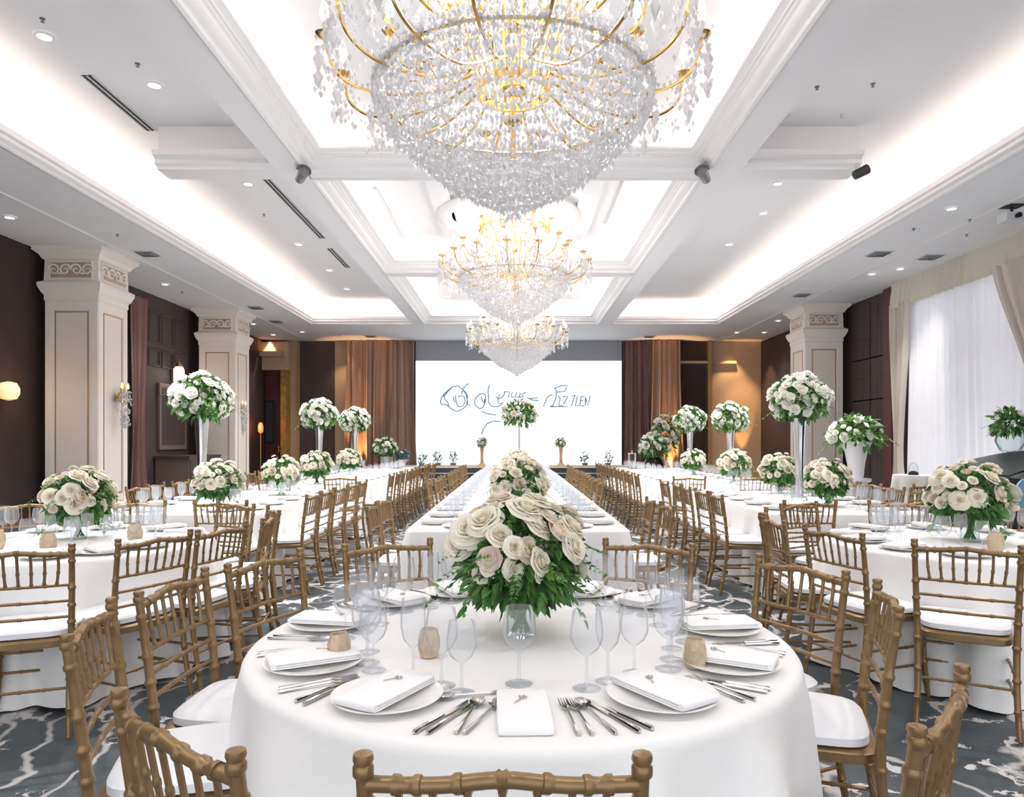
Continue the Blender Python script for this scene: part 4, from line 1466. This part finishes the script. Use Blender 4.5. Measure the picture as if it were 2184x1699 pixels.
KN, FK, SP = cutlery()
GRP = {}
rt = random.Random(77)


def setting(ex, ey, dx, dy, seat, glasses, full, plate=True, zoff=TH, cover=None):
    """one cover: table-edge point, inward direction"""
    rz = atan2(-dx, dy)
    ux, uy = dy, -dx

    def P(w, v):
        return (ex + ux * w + dx * v, ey + uy * w + dy * v)
    x, y = P(0, 0.185)
    if plate:
        link('dinner_plate', plate_me if full else plate_lo, None, (x, y, zoff + 0.0005), (0, 0, rz), None, 'ivory dinner plate, ' + seat, 'plate', 'dinner plates')
    n = link('folded_napkin', napkin_me, None, (x, y, zoff + (0.0195 if plate else 0.001)), (0, 0, rz + rt.uniform(-0.06, 0.06)), None,
             'folded white napkin, ' + seat, 'napkin', 'folded napkins')
    if full:
        link('sprig', sprig_me, n, (0, 0.045, 0.021), label='small dried sprig')
        for (w, v, me, nm, lab, rr) in (cover or (COVER_FRONT if not plate else COVER)):
            px, py = P(w, v)
            link(nm, me, None, (px, py, zoff + 0.0005), (0, 0, rz + rr + rt.uniform(-0.05, 0.05)), None, '%s, %s' % (lab, seat), nm.replace('table_', ''), nm.replace('_', ' ') + 's on the nearest table')
    for (w, v, kind) in glasses:
        px, py = P(w + rt.uniform(-0.01, 0.01), v + rt.uniform(-0.012, 0.012))
        nm, hi, lo = GL[kind]
        link(nm, hi if full else lo, None, (px, py, zoff + 0.0005), (0, 0, 0), None, '%s, %s' % (kind, seat), 'glass', kind.replace('glass', 'glasses'))


COVER = [(-0.176, 0.165, KN, 'table_knife', 'outer silver knife', 0.0), (-0.155, 0.16, KN, 'table_knife', 'inner silver knife', 0.03),
         (0.155, 0.165, FK, 'fork', 'inner silver fork', 0.0), (0.178, 0.16, FK, 'fork', 'outer silver fork', 0.04)]
COVER_FRONT = [(-0.185, 0.165, KN, 'table_knife', 'outer silver knife', -0.5), (-0.160, 0.165, KN, 'table_knife', 'inner silver knife', -0.45), (-0.125, 0.17, SP, 'spoon', 'silver soup spoon', -0.25),
               (-0.090, 0.165, SP, 'spoon', 'small silver spoon', -0.35), (0.105, 0.165, FK, 'fork', 'inner silver fork', 0.12), (0.130, 0.165, FK, 'fork', 'middle silver fork', 0.16),
               (0.165, 0.165, SP, 'spoon', 'outer silver spoon', 0.32), (-0.12, 0.30, SP, 'spoon', 'silver dessert spoon', 1.9)]
TRIO = [(-0.115, 0.33, 'large wine glass'), (-0.03, 0.355, 'tall flute glass'), (0.075, 0.36, 'small wine glass')]
SETA = [(0, 'front'), (31, 'first right of the front'), (62, 'second right of the front'), (95, 'third right of the front'), (131, 'fourth right of the front'), (157, 'fifth right of the front'),
        (180, 'far'), (-157, 'fifth left of the front'), (-133, 'fourth left of the front'), (-100, 'third left of the front'), (-62, 'second left of the front'), (-30, 'first left of the front')]
for (a, w) in SETA:
    th = radians(a)
    g = [(-0.012, 0.385, 'large wine glass')] if a == 0 else ([(-0.10 + 0.16, 0.33, 'large wine glass'), (0.13, 0.31, 'small wine glass'), (-0.05, 0.35, 'tall flute glass')] if a < 0 else TRIO)
    setting(0.02 + (RR - 0.005) * sin(th), 2.28 - (RR - 0.005) * cos(th), -sin(th), cos(th), '%s seat of the nearest round table' % w, g, True, plate=(a != 0), cover=COVER[:2] if a == -30 else None)
for (nm, cx, cy) in ROUND[1:]:
    s = 1 if cx < 0 else -1
    for i, a in enumerate([p[0] for p in SIDE_SEATS[nm]] + [-40]):
        th = radians(a * s)
        setting(cx + RR * sin(th), cy - RR * cos(th), -sin(th), cos(th), '%s seat of the %s, counted from the aisle front' % (ORD[i], nm), TRIO, False)
for (nm, x, hw, y0, y1) in LONG:
    for side in (-1, 1):
        for i, yy in enumerate(LONGSEATS[nm]):
            setting(x + side * hw, yy, -side, 0, '%s seat from the near end, %s side of the %s' % (ORD[i], 'left' if side < 0 else 'right', nm),
                    [(-0.15, 0.30, 'large wine glass'), (-0.02, 0.36, 'tall flute glass'), (0.12, 0.30, 'small wine glass'), (0.03, 0.27, 'water goblet')], False)
    if 'left' in nm or 'right' in nm:
        for j, dx in enumerate((-0.32, 0.32)):
            s = -1 if x < 0 else 1
            setting(x + dx, y0, 0, 1, '%s end seat of the %s' % ('aisle' if dx * s < 0 else 'wall', nm), TRIO, False)
    else:
        for j, dx in enumerate((-0.42, 0.42)):
            setting(x + dx, y0, 0, 1, '%s near-end seat of the %s' % ('left' if dx < 0 else 'right', nm), [], False)

# amber candle cups
amb = MB()
rings = []
for i, (r, z) in enumerate([(0.018, 0.0), (0.024, 0.004), (0.030, 0.03), (0.030, 0.055), (0.024, 0.078), (0.0235, 0.083)]):
    rings.append([((r + 0.0025 * (j % 2) * (1 if 0 < i < 4 else 0)) * cos(2 * pi * j / 16 + 0.2 * (i % 2)), (r + 0.0025 * (j % 2)) * sin(2 * pi * j / 16 + 0.2 * (i % 2)), z) for j in range(16)])
amb.loft(rings, True, True, False)
amb.loft([rings[-1], [(0.85 * x, 0.85 * y, 0.083) for x, y, z in rings[-1]], [(0.7 * x, 0.7 * y, 0.03) for x, y, z in rings[-1]]], True, False, True)
amb_me = amb.mesh('candle_cup', M['amber'], False)
for (x, y, lab) in ((-0.25, 2.05, 'amber faceted candle cup standing alone on the nearest table, left of the flowers'), (0.50, 1.95, 'amber candle cup beside the second right napkin on the nearest table'),
                    (-0.50, 2.0, 'amber candle cup among the glasses on the left of the nearest table'),
                    (-2.62, 3.95, 'amber candle cup in front of the flowers on the left round table'), (-2.35, 4.35, 'amber candle cup right of the flowers on the left round table'),
                    (-3.02, 4.1, 'amber candle cup left of the flowers on the left round table'), (2.72, 3.98, 'amber candle cup in front of the flowers on the right round table'),
                    (3.02, 3.92, 'gold candle cup right of the flowers on the right round table')):
    link('candle_cup', amb_me, None, (x, y, TH + 0.0005), (0, 0, x * 7), 1.0 if y < 3 else 1.35, lab, 'candle holder', 'amber candle cups')

# ---------------------------------------------------------------- flowers
def leaf(mb, p, d, L, W, rnd, fold=0.25, droop=0.25):
    d = d.normalized()
    side = d.cross(Vector((rnd.uniform(-1, 1), rnd.uniform(-1, 1), rnd.uniform(-0.2, 1))))
    if side.length < 1e-4:
        side = d.orthogonal()
    side.normalize()
    up = side.cross(d)
    a = p + d * L * 0.35
    b = p + d * L * 0.7 - Vector((0, 0, droop * L * 0.3))
    t = p + d * L - Vector((0, 0, droop * L * 0.7))
    v = [p, a + side * W * 0.5 + up * W * fold, a, a - side * W * 0.5 + up * W * fold, b + side * W * 0.42 + up * W * fold * 0.8, b, b - side * W * 0.42 + up * W * fold * 0.8, t]
    mb.add(v, [(0, 1, 2), (0, 2, 3), (1, 4, 5, 2), (2, 5, 6, 3), (4, 7, 5), (5, 7, 6)])


def fern(mb, p, d, L, rnd, n=9):
    d = d.normalized()
    s = d.cross(Vector((0, 0, 1)))
    s = s.normalized() if s.length > 1e-4 else Vector((1, 0, 0))
    for i in range(n):
        t = (i + 1) / n
        q = p + d * L * t - Vector((0, 0, 0.35 * L * t * t))
        for sg in (-1, 1):
            leaf(mb, q, d * 0.6 + s * sg + Vector((0, 0, rnd.uniform(-0.3, 0.3))), L * 0.22 * (1.15 - t * 0.6), L * 0.065, rnd)


def rose_mesh(nm, seed, m, openness=1.0, layers=None):
    rnd = random.Random(seed)
    mb = MB()
    layers = layers or [(3, 0.15, 0.80, 1), (3, 0.27, 0.87, 0), (4, 0.41, 0.89, 0), (5, 0.56, 0.85, 0), (5, 0.70, 0.76, 0), (5, 0.82, 0.64, 0), (5, 0.92, 0.48, 0)]
    for k_, (n, R, Hh, mi) in enumerate(layers):
        off = rnd.random() * 6.28
        for j in range(n):
            a0 = off + 2 * pi * j / n + rnd.uniform(-0.2, 0.2)
            hw = 2 * pi / n * 0.80
            rs, hs = R * rnd.uniform(0.90, 1.08), Hh * rnd.uniform(0.90, 1.06)
            cl = (0.02 + 0.045 * k_) * openness
            p1, p2 = rnd.uniform(0, 6.28), rnd.uniform(0, 6.28)

            def fn(u, v):
                uu = 2 * u - 1
                an = a0 + uu * hw * (0.5 + 0.5 * sin(pi * min(1, v * 0.62 + 0.1)))
                rad = rs * (0.22 + 0.78 * sin(pi / 2 * min(1, 1.45 * v))) * (1 - 0.10 * uu * uu) + cl * v ** 4 + 0.045 * sin(4.5 * uu + p1) * v ** 3
                z = hs * v ** 0.95 * (1 - 0.20 * uu * uu * v) - cl * 0.8 * v ** 5 - 0.25 + 0.05 * sin(4 * uu + p2) * v * v
                return (rad * cos(an), rad * sin(an), z)
            mb.grid(fn, 6, 5, mi)
    mb.lathe([(0.001, -0.36), (0.25, -0.30), (0.5, -0.12), (0.42, 0.1), (0.001, 0.2)], 10)
    return mb.mesh(nm, [m, M['roseheart']], True, 60)


ROSES = [rose_mesh('rose', i, M['rose'], 1.0 + 0.3 * i) for i in range(3)]
WROSES = [rose_mesh('rose', 10 + i, M['rosewhite'], 0.8 + 0.3 * i, [(3, 0.3, 0.85, 0), (5, 0.62, 0.85, 0), (5, 0.98, 0.58, 0)]) for i in range(3)]
BROSES = [rose_mesh('rose', 20 + i, M['blush'], 0.8, [(3, 0.3, 0.85, 1), (5, 0.62, 0.85, 0), (5, 0.98, 0.58, 0)]) for i in range(1)]


def fib(n, i):
    z = 1 - 2 * (i + 0.5) / n
    a = i * 2.39996
    r = sqrt(max(0, 1 - z * z))
    return Vector((r * cos(a), r * sin(a), z))


def put_roses(t, rnd, c, rad, n, meshes, size, zmin=-0.2, squash=1.0, skip=0.0):
    for i in range(n):
        d = fib(n, i)
        if d.z < zmin or rnd.random() < skip:
            continue
        d = (d + Vector((rnd.uniform(-.12, .12), rnd.uniform(-.12, .12), rnd.uniform(-.12, .12)))).normalized()
        p = c + Vector((d.x * rad, d.y * rad, d.z * rad * squash)) * rnd.uniform(0.92, 1.06)
        s = size * rnd.choice((0.6, 0.75, 0.9, 1.05, 1.25))
        q = (d + Vector((0, 0, 0.25))).to_track_quat('Z', 'Y').to_euler()
        o = link('rose', rnd.choice(meshes), t, p, (q.x, q.y, q.z + rnd.random()), s)


def foliage(rnd, c, rad, n, L, W, squash=1.0, zmin=-0.6, ferns=0, inner=0.55):
    mb = MB()
    for i in range(n):
        d = fib(n, i)
        if d.z < zmin:
            continue
        d = (d + Vector((rnd.uniform(-.3, .3), rnd.uniform(-.3, .3), rnd.uniform(-.3, .3)))).normalized()
        p = c + Vector((d.x, d.y, d.z * squash)) * rad * rnd.uniform(inner, 0.88)
        leaf(mb, p, d + Vector((rnd.uniform(-.6, .6), rnd.uniform(-.6, .6), rnd.uniform(-.6, .3))), L * rnd.uniform(0.7, 1.3), W * rnd.uniform(0.7, 1.3), rnd)
    for i in range(ferns):
        a = 2 * pi * i / ferns + rnd.uniform(-0.3, 0.3)
        d = Vector((cos(a), sin(a), rnd.uniform(-0.45, 0.2)))
        fern(mb, c + d * rad * 0.75, d, rad * rnd.uniform(0.5, 0.8), rnd)
    return mb


def low_arrangement(label, loc, rz, seed, near=False, group='low rose arrangements on the tables'):
    rnd = random.Random(seed)
    t = thing('flower_arrangement', label, 'flowers', loc, rz, group)
    c = Vector((0, 0, 0.255))
    vp = [(0.001, 0.004), (0.045, 0.001), (0.048, 0.004), (0.047, 0.05), (0.052, 0.12), (0.060, 0.165), (0.058, 0.165), (0.050, 0.12), (0.044, 0.05), (0.043, 0.012), (0.001, 0.01)]
    part('vase', MB().lathe(vp, 28, cap0=False, cap1=False), M['vaseglass'], t)
    mb = MB()
    for i in range(14):
        a = i * 2.4
        mb.tube([(0.03 * cos(a), 0.03 * sin(a), 0.015), (0.02 * cos(a + 2), 0.02 * sin(a + 2), 0.09), (0.05 * cos(a + 3), 0.05 * sin(a + 3), 0.2)], 0.0035, 5)
    part('stems', mb, M['stem'], t)
    mb = foliage(rnd, c, 0.205, 1000 if near else 460, 0.052, 0.022 if near else 0.030, 0.88, -0.85, 16 if near else 8, 0.55)
    part('foliage', mb, M['leaf'], t, smooth=False, kind='stuff')
    mb = MB()
    for i in range(16):
        a = 2 * pi * i / 16 + rnd.uniform(-0.2, 0.2)
        d = Vector((cos(a), sin(a), rnd.uniform(-0.9, -0.1)))
        leaf(mb, c + Vector((cos(a) * 0.085, sin(a) * 0.085, -0.075)), d, rnd.uniform(0.085, 0.125), rnd.uniform(0.045, 0.062), rnd, 0.12, 0.3)
    for i in range(5):
        a = rnd.uniform(0, 6.28)
        for q in range(7):
            p = c + Vector((cos(a) * (0.13 + 0.012 * q), sin(a) * (0.13 + 0.012 * q), -0.07 - 0.021 * q))
            leaf(mb, p, Vector((cos(a + (q % 2) * 2 - 1), sin(a + (q % 2) * 2 - 1), -0.6)), 0.04, 0.02, rnd)
    part('broad_leaves', mb, M['bigleaf'], t, smooth=False, kind='stuff')
    put_roses(t, rnd, c + Vector((0, 0, 0.015)), 0.198, 72, ROSES + ROSES + BROSES, 0.041, -0.34, 0.90, 0.30)
    put_roses(t, rnd, c + Vector((0, 0, 0.02)), 0.212, 23, BROSES + ROSES, 0.024, -0.45, 0.88, 0.1)
    return t


def tall_arrangement(label, loc, rz, seed, group='tall ball arrangements on silver vases'):
    rnd = random.Random(seed)
    t = thing('flower_arrangement', label, 'flowers', loc, rz, group)
    c = Vector((0, 0, 1.09))
    prof = [(0.001, 0.0), (0.085, 0.0), (0.085, 0.012), (0.045, 0.025), (0.042, 0.06), (0.046, 0.3), (0.056, 0.6), (0.072, 0.86), (0.075, 0.88), (0.066, 0.87), (0.02, 0.8), (0.001, 0.8)]
    part('vase', MB().lathe(prof, 24), M['silver'], t)
    mb = foliage(rnd, c, 0.31, 640, 0.085, 0.045, 0.88, -0.85, 8, 0.5)
    part('foliage', mb, M['leaf'], t, smooth=False, kind='stuff')
    put_roses(t, rnd, c + Vector((0, 0, 0.01)), 0.30, 120, WROSES, 0.052, -0.72, 0.88, 0.10)
    return t


hero = low_arrangement('large cream rose and fern centrepiece on the nearest round table', (0.02, 2.28, TH), 0.4, 3, True)
lowp = low_arrangement('cream rose centrepiece on the left round table', (-2.82, 4.55, TH), 0.0, 7)
LOWS = [((2.86, 4.42, TH), 1.2, 'cream rose centrepiece on the right round table', 1.1), ((-2.74, 6.5, TH), 2.1, 'cream rose centrepiece near the front of the short left table', 1.0),
        ((3.0, 6.75, TH), 3.3, 'cream rose centrepiece near the front of the short right table', 1.0),
        ((-2.72, 8.2, TH), 0.7, 'cream rose centrepiece at the back of the short left table', 1.0), ((3.2, 8.5, TH), 4.0, 'cream rose centrepiece at the back of the short right table', 1.05),
        ((-2.9, 10.3, TH), 1.6, 'cream rose centrepiece first on the long left table', 1.05), ((3.3, 10.6, TH), 5.1, 'cream rose centrepiece first on the long right table', 1.1),
        ((-3.1, 13.2, TH), 2.6, 'cream rose centrepiece second on the long left table', 1.05), ((3.3, 13.0, TH), 0.3, 'cream rose centrepiece second on the long right table', 1.05)]
for i, y in enumerate((5.55, 6.6, 7.8, 9.1, 10.5, 12.0, 13.3)):
    LOWS.append(((0.03 + 0.02 * (i % 2), y, TH), 1.0 + 1.7 * i, 'cream rose centrepiece on the long middle table, %s from the near end' % ORD[i], 1.05))
for (loc, rz, lab, s) in LOWS:
    dup(lowp, loc, rz, lab, None, s)
tallp = tall_arrangement('tall white rose ball on a silver vase, beside the second left column', (-3.45, 7.75, TH), 0.0, 5)
for (loc, rz, lab, s) in (((3.14, 7.75, TH), 1.3, 'tall white rose ball in front of the right column', 1.0), ((-3.45, 12.4, TH), 2.2, 'tall white rose ball in front of the dark panel left of the stage', 1.0),
                          ((-3.28, 14.4, TH), 3.1, 'tall white rose ball in front of the left stage curtain', 0.96), ((3.49, 14.0, TH), 4.4, 'tall white rose ball nearest the right stage curtain', 0.96),
                          ((3.56, 11.6, TH), 5.2, 'tall white rose ball in front of the dark panel right of the stage', 0.92)):
    dup(tallp, loc, rz, lab, None, s)


def other_arrangement(label, loc, seed, ball, rad, vase, vmat, stem, n=40, size=0.06, meshes=None, squash=0.9, name='flower_arrangement', zmin=-0.5, lm='leaf'):
    rnd = random.Random(seed)
    t = thing(name, label, 'flowers', loc)
    c = Vector(ball)
    part('vase', MB().lathe(vase, 28), M[vmat], t)
    if stem:
        part('stand', MB().lathe(stem, 16), M['silver'], t)
    part('foliage', foliage(rnd, c, rad * 1.05, 300, rad * 0.34, rad * 0.16, squash, -0.8, 6, 0.3), M[lm], t, smooth=False, kind='stuff')
    put_roses(t, rnd, c, rad * 0.96, n, meshes or WROSES, size, zmin, squash, 0.1)
    return t


other_arrangement('rose dome on a slim silver stem at the far end of the middle table', (0.09, 14.05, TH), 40, (0, 0, 1.16), 0.33,
                  [(0.001, 0), (0.11, 0), (0.11, 0.012), (0.02, 0.03), (0.016, 0.98), (0.06, 1.0), (0.06, 1.03), (0.001, 1.03)], 'silver', None, 66, 0.05, BROSES + WROSES, 0.85, zmin=-0.55)
# pedestal with the flared white vase
t = thing('pedestal', 'white pedestal under the flared white vase by the right column', 'pedestal', (4.85, 10.0, 0))
part('column', MB().lathe([(0.20, 0), (0.20, 0.04), (0.15, 0.07), (0.15, 0.77), (0.20, 0.80), (0.20, 0.84), (0.001, 0.84)], 28), M['whitevase'], t)
other_arrangement('white flower bouquet in a flared white ceramic vase by the right column', (4.85, 10.0, 0.84), 41, (0, 0, 0.62), 0.36,
                  [(0.001, 0.0), (0.09, 0.0), (0.10, 0.03), (0.115, 0.2), (0.15, 0.38), (0.215, 0.52), (0.19, 0.51), (0.10, 0.3), (0.001, 0.3)], 'whitevase', None, 60, 0.06, None, 0.72, zmin=-0.35)
# beside the stage
other_arrangement('white bouquet in a silver bucket left of the stage steps', (-3.5, 19.0, 0), 42, (0, 0, 1.18), 0.31,
                  [(0.001, 0.0), (0.14, 0.0), (0.12, 0.05), (0.05, 0.1), (0.05, 0.45), (0.15, 0.5), (0.20, 0.95), (0.17, 0.94), (0.001, 0.6)], 'silver', None, 40, 0.075)
other_arrangement('white bouquet in a round black pot right of the stage', (3.55, 18.0, 0), 43, (0, 0, 1.22), 0.37,
                  [(0.001, 0.0), (0.12, 0.0), (0.2, 0.12), (0.27, 0.5), (0.25, 0.8), (0.18, 0.95), (0.15, 0.93), (0.001, 0.8)], 'black', None, 46, 0.08)
other_arrangement('tall loose white flower column glowing amber right of the stage', (4.12, 19.2, 0), 44, (0, 0, 1.55), 0.36,
                  [(0.001, 0.0), (0.16, 0.0), (0.16, 0.03), (0.03, 0.06), (0.03, 1.0), (0.09, 1.05), (0.06, 1.05), (0.001, 1.04)], 'brass', None, 52, 0.085, None, 1.55)
other_arrangement('dark leafy plant in a pale bowl at the left edge of the stage', (-3.05, 19.15, 0), 45, (0, 0, 1.0), 0.2,
                  [(0.001, 0.0), (0.12, 0.0), (0.10, 0.03), (0.03, 0.06), (0.03, 0.7), (0.16, 0.85), (0.14, 0.86), (0.001, 0.75)], 'whitevase', None, 9, 0.04, None, 0.7, 'potted_plant', lm='teal')
for (x, s, lab) in ((-0.96, -1, 'left'), (1.35, 1, 'right')):
    t = other_arrangement('slim gold flower pillar on the stage, %s of the middle table' % lab, (x, 20.6, 0.63), 46 + s, (0, 0, 0.68), 0.15,
                          [(0.001, 0.0), (0.15, 0.0), (0.13, 0.03), (0.05, 0.10), (0.04, 0.3), (0.055, 0.5), (0.07, 0.64), (0.06, 0.64), (0.001, 0.6)], 'stagegold', None, 16, 0.05, BROSES + WROSES, 1.1)
for i, (x, h, lab) in enumerate(((-2.72, 0.30, 'leftmost on the stage'), (-2.25, 0.42, 'second from the left on the stage'), (-1.80, 0.42, 'just left of the left gold pillar'),
                                 (2.05, 0.40, 'just right of the right gold pillar'), (2.72, 0.42, 'rightmost on the stage'))):
    rnd = random.Random(60 + i)
    t = thing('potted_plant', 'small teal leafy pot plant, ' + lab, 'plant', (x, 20.55, 0.63), 0, 'teal pot plants on the stage')
    part('pot', MB().lathe([(0.001, 0), (0.07, 0), (0.095, 0.1), (0.09, 0.1), (0.001, 0.09)], 16), M['grey'], t)
    mb = MB()
    for q in range(46):
        a = rnd.random() * 6.28
        r = rnd.uniform(0, 0.17)
        z = 0.08 + rnd.uniform(0.02, h - 0.08)
        leaf(mb, Vector((r * cos(a) * 0.6, r * sin(a) * 0.6, z)), Vector((cos(a), sin(a), rnd.uniform(0.1, 1.2))), rnd.uniform(0.07, 0.13), 0.03, rnd)
    for q in range(7):
        a = q * 0.9
        mb.tube([(0, 0, 0.09), (0.08 * cos(a), 0.08 * sin(a), h * 0.8)], 0.004, 4)
    part('leaves', mb, M['teal'], t, smooth=False, kind='stuff')
t = thing('lantern', 'small white lantern at the right corner of the stage', 'lantern', (3.42, 20.5, 0.63))
part('frame', MB().box(-0.1, 0.1, -0.1, 0.1, 0, 0.03).box(-0.1, 0.1, -0.1, 0.1, 0.36, 0.39).tube([(0, 0, 0.39), (0, 0, 0.46)], 0.02), M['whitevase'], t, smooth=False)
for (sx, sy) in ((-1, -1), (1, -1), (1, 1), (-1, 1)):
    part('post', MB().box(sx * 0.09 - 0.01, sx * 0.09 + 0.01, sy * 0.09 - 0.01, sy * 0.09 + 0.01, 0.03, 0.36), M['whitevase'], t, smooth=False)
part('glass_pane', MB().box(-0.085, 0.085, -0.085, 0.085, 0.035, 0.355), M['vaseglass'], t, smooth=False)

# ---------------------------------------------------------------- right-hand corner: cocktail table, grand piano
t = thing('cocktail_table', 'small round high table with short grey cloth by the window', 'table', (5.0, 8.7, 0))
mb = MB()
n = 72
rings = [[(r * cos(2 * pi * j / n), r * sin(2 * pi * j / n), 0.95) for j in range(n)] for r in (0.02, 0.29)]
for i in range(1, 7):
    v = i / 6
    rings.append([((0.30 + 0.03 * v * sin(9 * 2 * pi * j / n)) * cos(2 * pi * j / n), (0.30 + 0.03 * v * sin(9 * 2 * pi * j / n)) * sin(2 * pi * j / n),
                   0.94 - 0.19 * v - 0.04 * v * sin(4 * 2 * pi * j / n)) for j in range(n)])
part('cloth_cover', MB().loft(rings, True, True, False), M['greycloth'], t)
part('post', MB().lathe([(0.26, 0), (0.26, 0.02), (0.04, 0.05), (0.035, 0.9), (0.28, 0.92), (0.28, 0.935), (0.001, 0.935)], 24), M['greylt'], t)
t = thing('table_lantern', 'small dark lantern with glass dome on the grey high table', 'lantern', (4.93, 8.7, 0.951))
part('base', MB().lathe([(0.001, 0), (0.06, 0), (0.055, 0.03), (0.02, 0.05), (0.001, 0.05)], 16), M['black'], t)
part('glass_dome', MB().lathe([(0.05, 0.03), (0.052, 0.10), (0.03, 0.14), (0.002, 0.155)], 16, cap0=False), M['vaseglass'], t)
for (x, y, r, lab) in ((4.55, 8.15, 0.4, 'left'), (5.15, 8.05, -0.3, 'right')):
    make_chair('gold bamboo chair in front of the grey high table, %s one' % lab, (x, y, 0), r, 'chairs at the grey high table', False)

t = thing('grand_piano', 'black grand piano with raised lid at the right edge by the window', 'piano', (6.50, 8.6, 0), 0.0)
OUT = [(-0.74, -0.75), (0.74, -0.75), (0.74, 0.0), (0.70, 0.3), (0.52, 0.55), (0.40, 0.8), (0.30, 1.0), (0.10, 1.12), (-0.2, 1.16), (-0.5, 1.1), (-0.7, 0.9), (-0.74, 0.6)]
OC = [(p.x, p.y) for p in arc([(x, y, 0) for x, y in OUT[2:]] + [(-0.74, -0.75, 0)], 4)]
OC = [(-0.74, -0.75), (0.74, -0.75)] + OC[:-1]
part('case', MB().loft([[(x, y, 0.62) for x, y in OC], [(x, y, 0.94) for x, y in OC]], True), M['black'], t, smooth=False)
part('keybed', MB().box(-0.74, 0.74, -1.0, -0.74, 0.60, 0.70).box(-0.74, -0.66, -1.0, -0.74, 0.70, 0.84).box(0.66, 0.74, -1.0, -0.74, 0.70, 0.84), M['black'], t, smooth=False)
kb = part('keyboard', MB().box(-0.65, 0.65, -0.96, -0.80, 0.70, 0.722), M['china'], t, smooth=False)
mb = MB()
for i in range(36):
    if i % 7 not in (2, 6):
        x = -0.63 + i * 0.035
        mb.box(x, x + 0.012, -0.89, -0.80, 0.722, 0.733)
part('black_keys', mb, M['black'], kb, smooth=False)
LM = Matrix.Translation((-0.74, 0, 0.95)) @ Matrix.Rotation(radians(-14), 4, 'Y') @ Matrix.Translation((0.74, 0, 0))
mb = MB().loft([[(x, y, 0.0) for x, y in OC[2:]] + [(-0.74, -0.4, 0)], [(x, y, 0.02) for x, y in OC[2:]] + [(-0.74, -0.4, 0.02)]], True).xform(LM)
part('lid', mb, M['black'], t, smooth=False)
part('lid_prop', MB().tube([(0.62, 0.1, 0.94), (0.5, 0.1, 1.24)], 0.012), M['black'], t)
part('music_stand', MB().box(-0.32, 0.32, -0.55, -0.53, 0.94, 1.16), M['black'], t, smooth=False)
for (x, y) in ((-0.6, -0.7), (0.6, -0.7), (-0.25, 0.85)):
    part('leg', MB().lathe([(0.045, 0.0), (0.05, 0.05), (0.04, 0.1), (0.055, 0.55), (0.075, 0.62), (0.001, 0.62)], 14, (x, y, 0)), M['black'], t)
t = thing('piano_bench', 'blue backed chair in front of the black grand piano', 'chair', (5.30, 7.6, 0), 0.3)
part('seat', MB().loft([superring(0, 0.2, -0.2, 0.2, 0.2, 0.44, 0.02), superring(0, 0.2, -0.2, 0.2, 0.2, 0.46, 0), superring(0, 0.2, -0.2, 0.2, 0.2, 0.49, 0.01)], True), M['blackmatte'], t)
part('backrest', MB().loft([[(x * 0.17, -0.22 - 0.02 * s_, 0.78 + z * 0.2) for x, z in [(cos(2 * pi * j / 24), sin(2 * pi * j / 24)) for j in range(24)]] for s_ in (0, 1)], True), M['bluecloth'], t, label='blue oval back')
for (sx, sy) in ((-1, -1), (1, -1), (1, 1), (-1, 1)):
    part('leg', MB().tube([(sx * 0.18, sy * 0.18, 0.45), (sx * 0.2, sy * 0.2, 0)], [0.018, 0.012]), M['blackmatte'], t)
part('back_post', MB().tube([(-0.12, -0.2, 0.46), (-0.13, -0.23, 0.7)], 0.014).tube([(0.12, -0.2, 0.46), (0.13, -0.23, 0.7)], 0.014), M['blackmatte'], t)
rnd = random.Random(90)
t = thing('flower_arrangement', 'green leafy arrangement in a clear bowl above the piano at the right edge', 'flowers', (7.15, 10.15, 0.0))
part('stand', MB().lathe([(0.2, 0), (0.2, 0.02), (0.02, 0.05), (0.02, 1.15), (0.08, 1.17), (0.001, 1.17)], 18), M['silver'], t)
part('bowl', MB().lathe([(0.05, 1.17), (0.14, 1.24), (0.19, 1.36), (0.17, 1.5), (0.165, 1.5), (0.185, 1.36), (0.13, 1.25), (0.001, 1.19)], 22, cap0=False), M['vaseglass'], t)
part('foliage', foliage(rnd, Vector((0, 0, 1.62)), 0.24, 260, 0.12, 0.045, 0.9, -0.8, 8, 0.3), M['leaf'], t, smooth=False, kind='stuff')
put_roses(t, rnd, Vector((0, 0, 1.62)), 0.22, 16, WROSES, 0.05, -0.1, 0.9, 0.2)
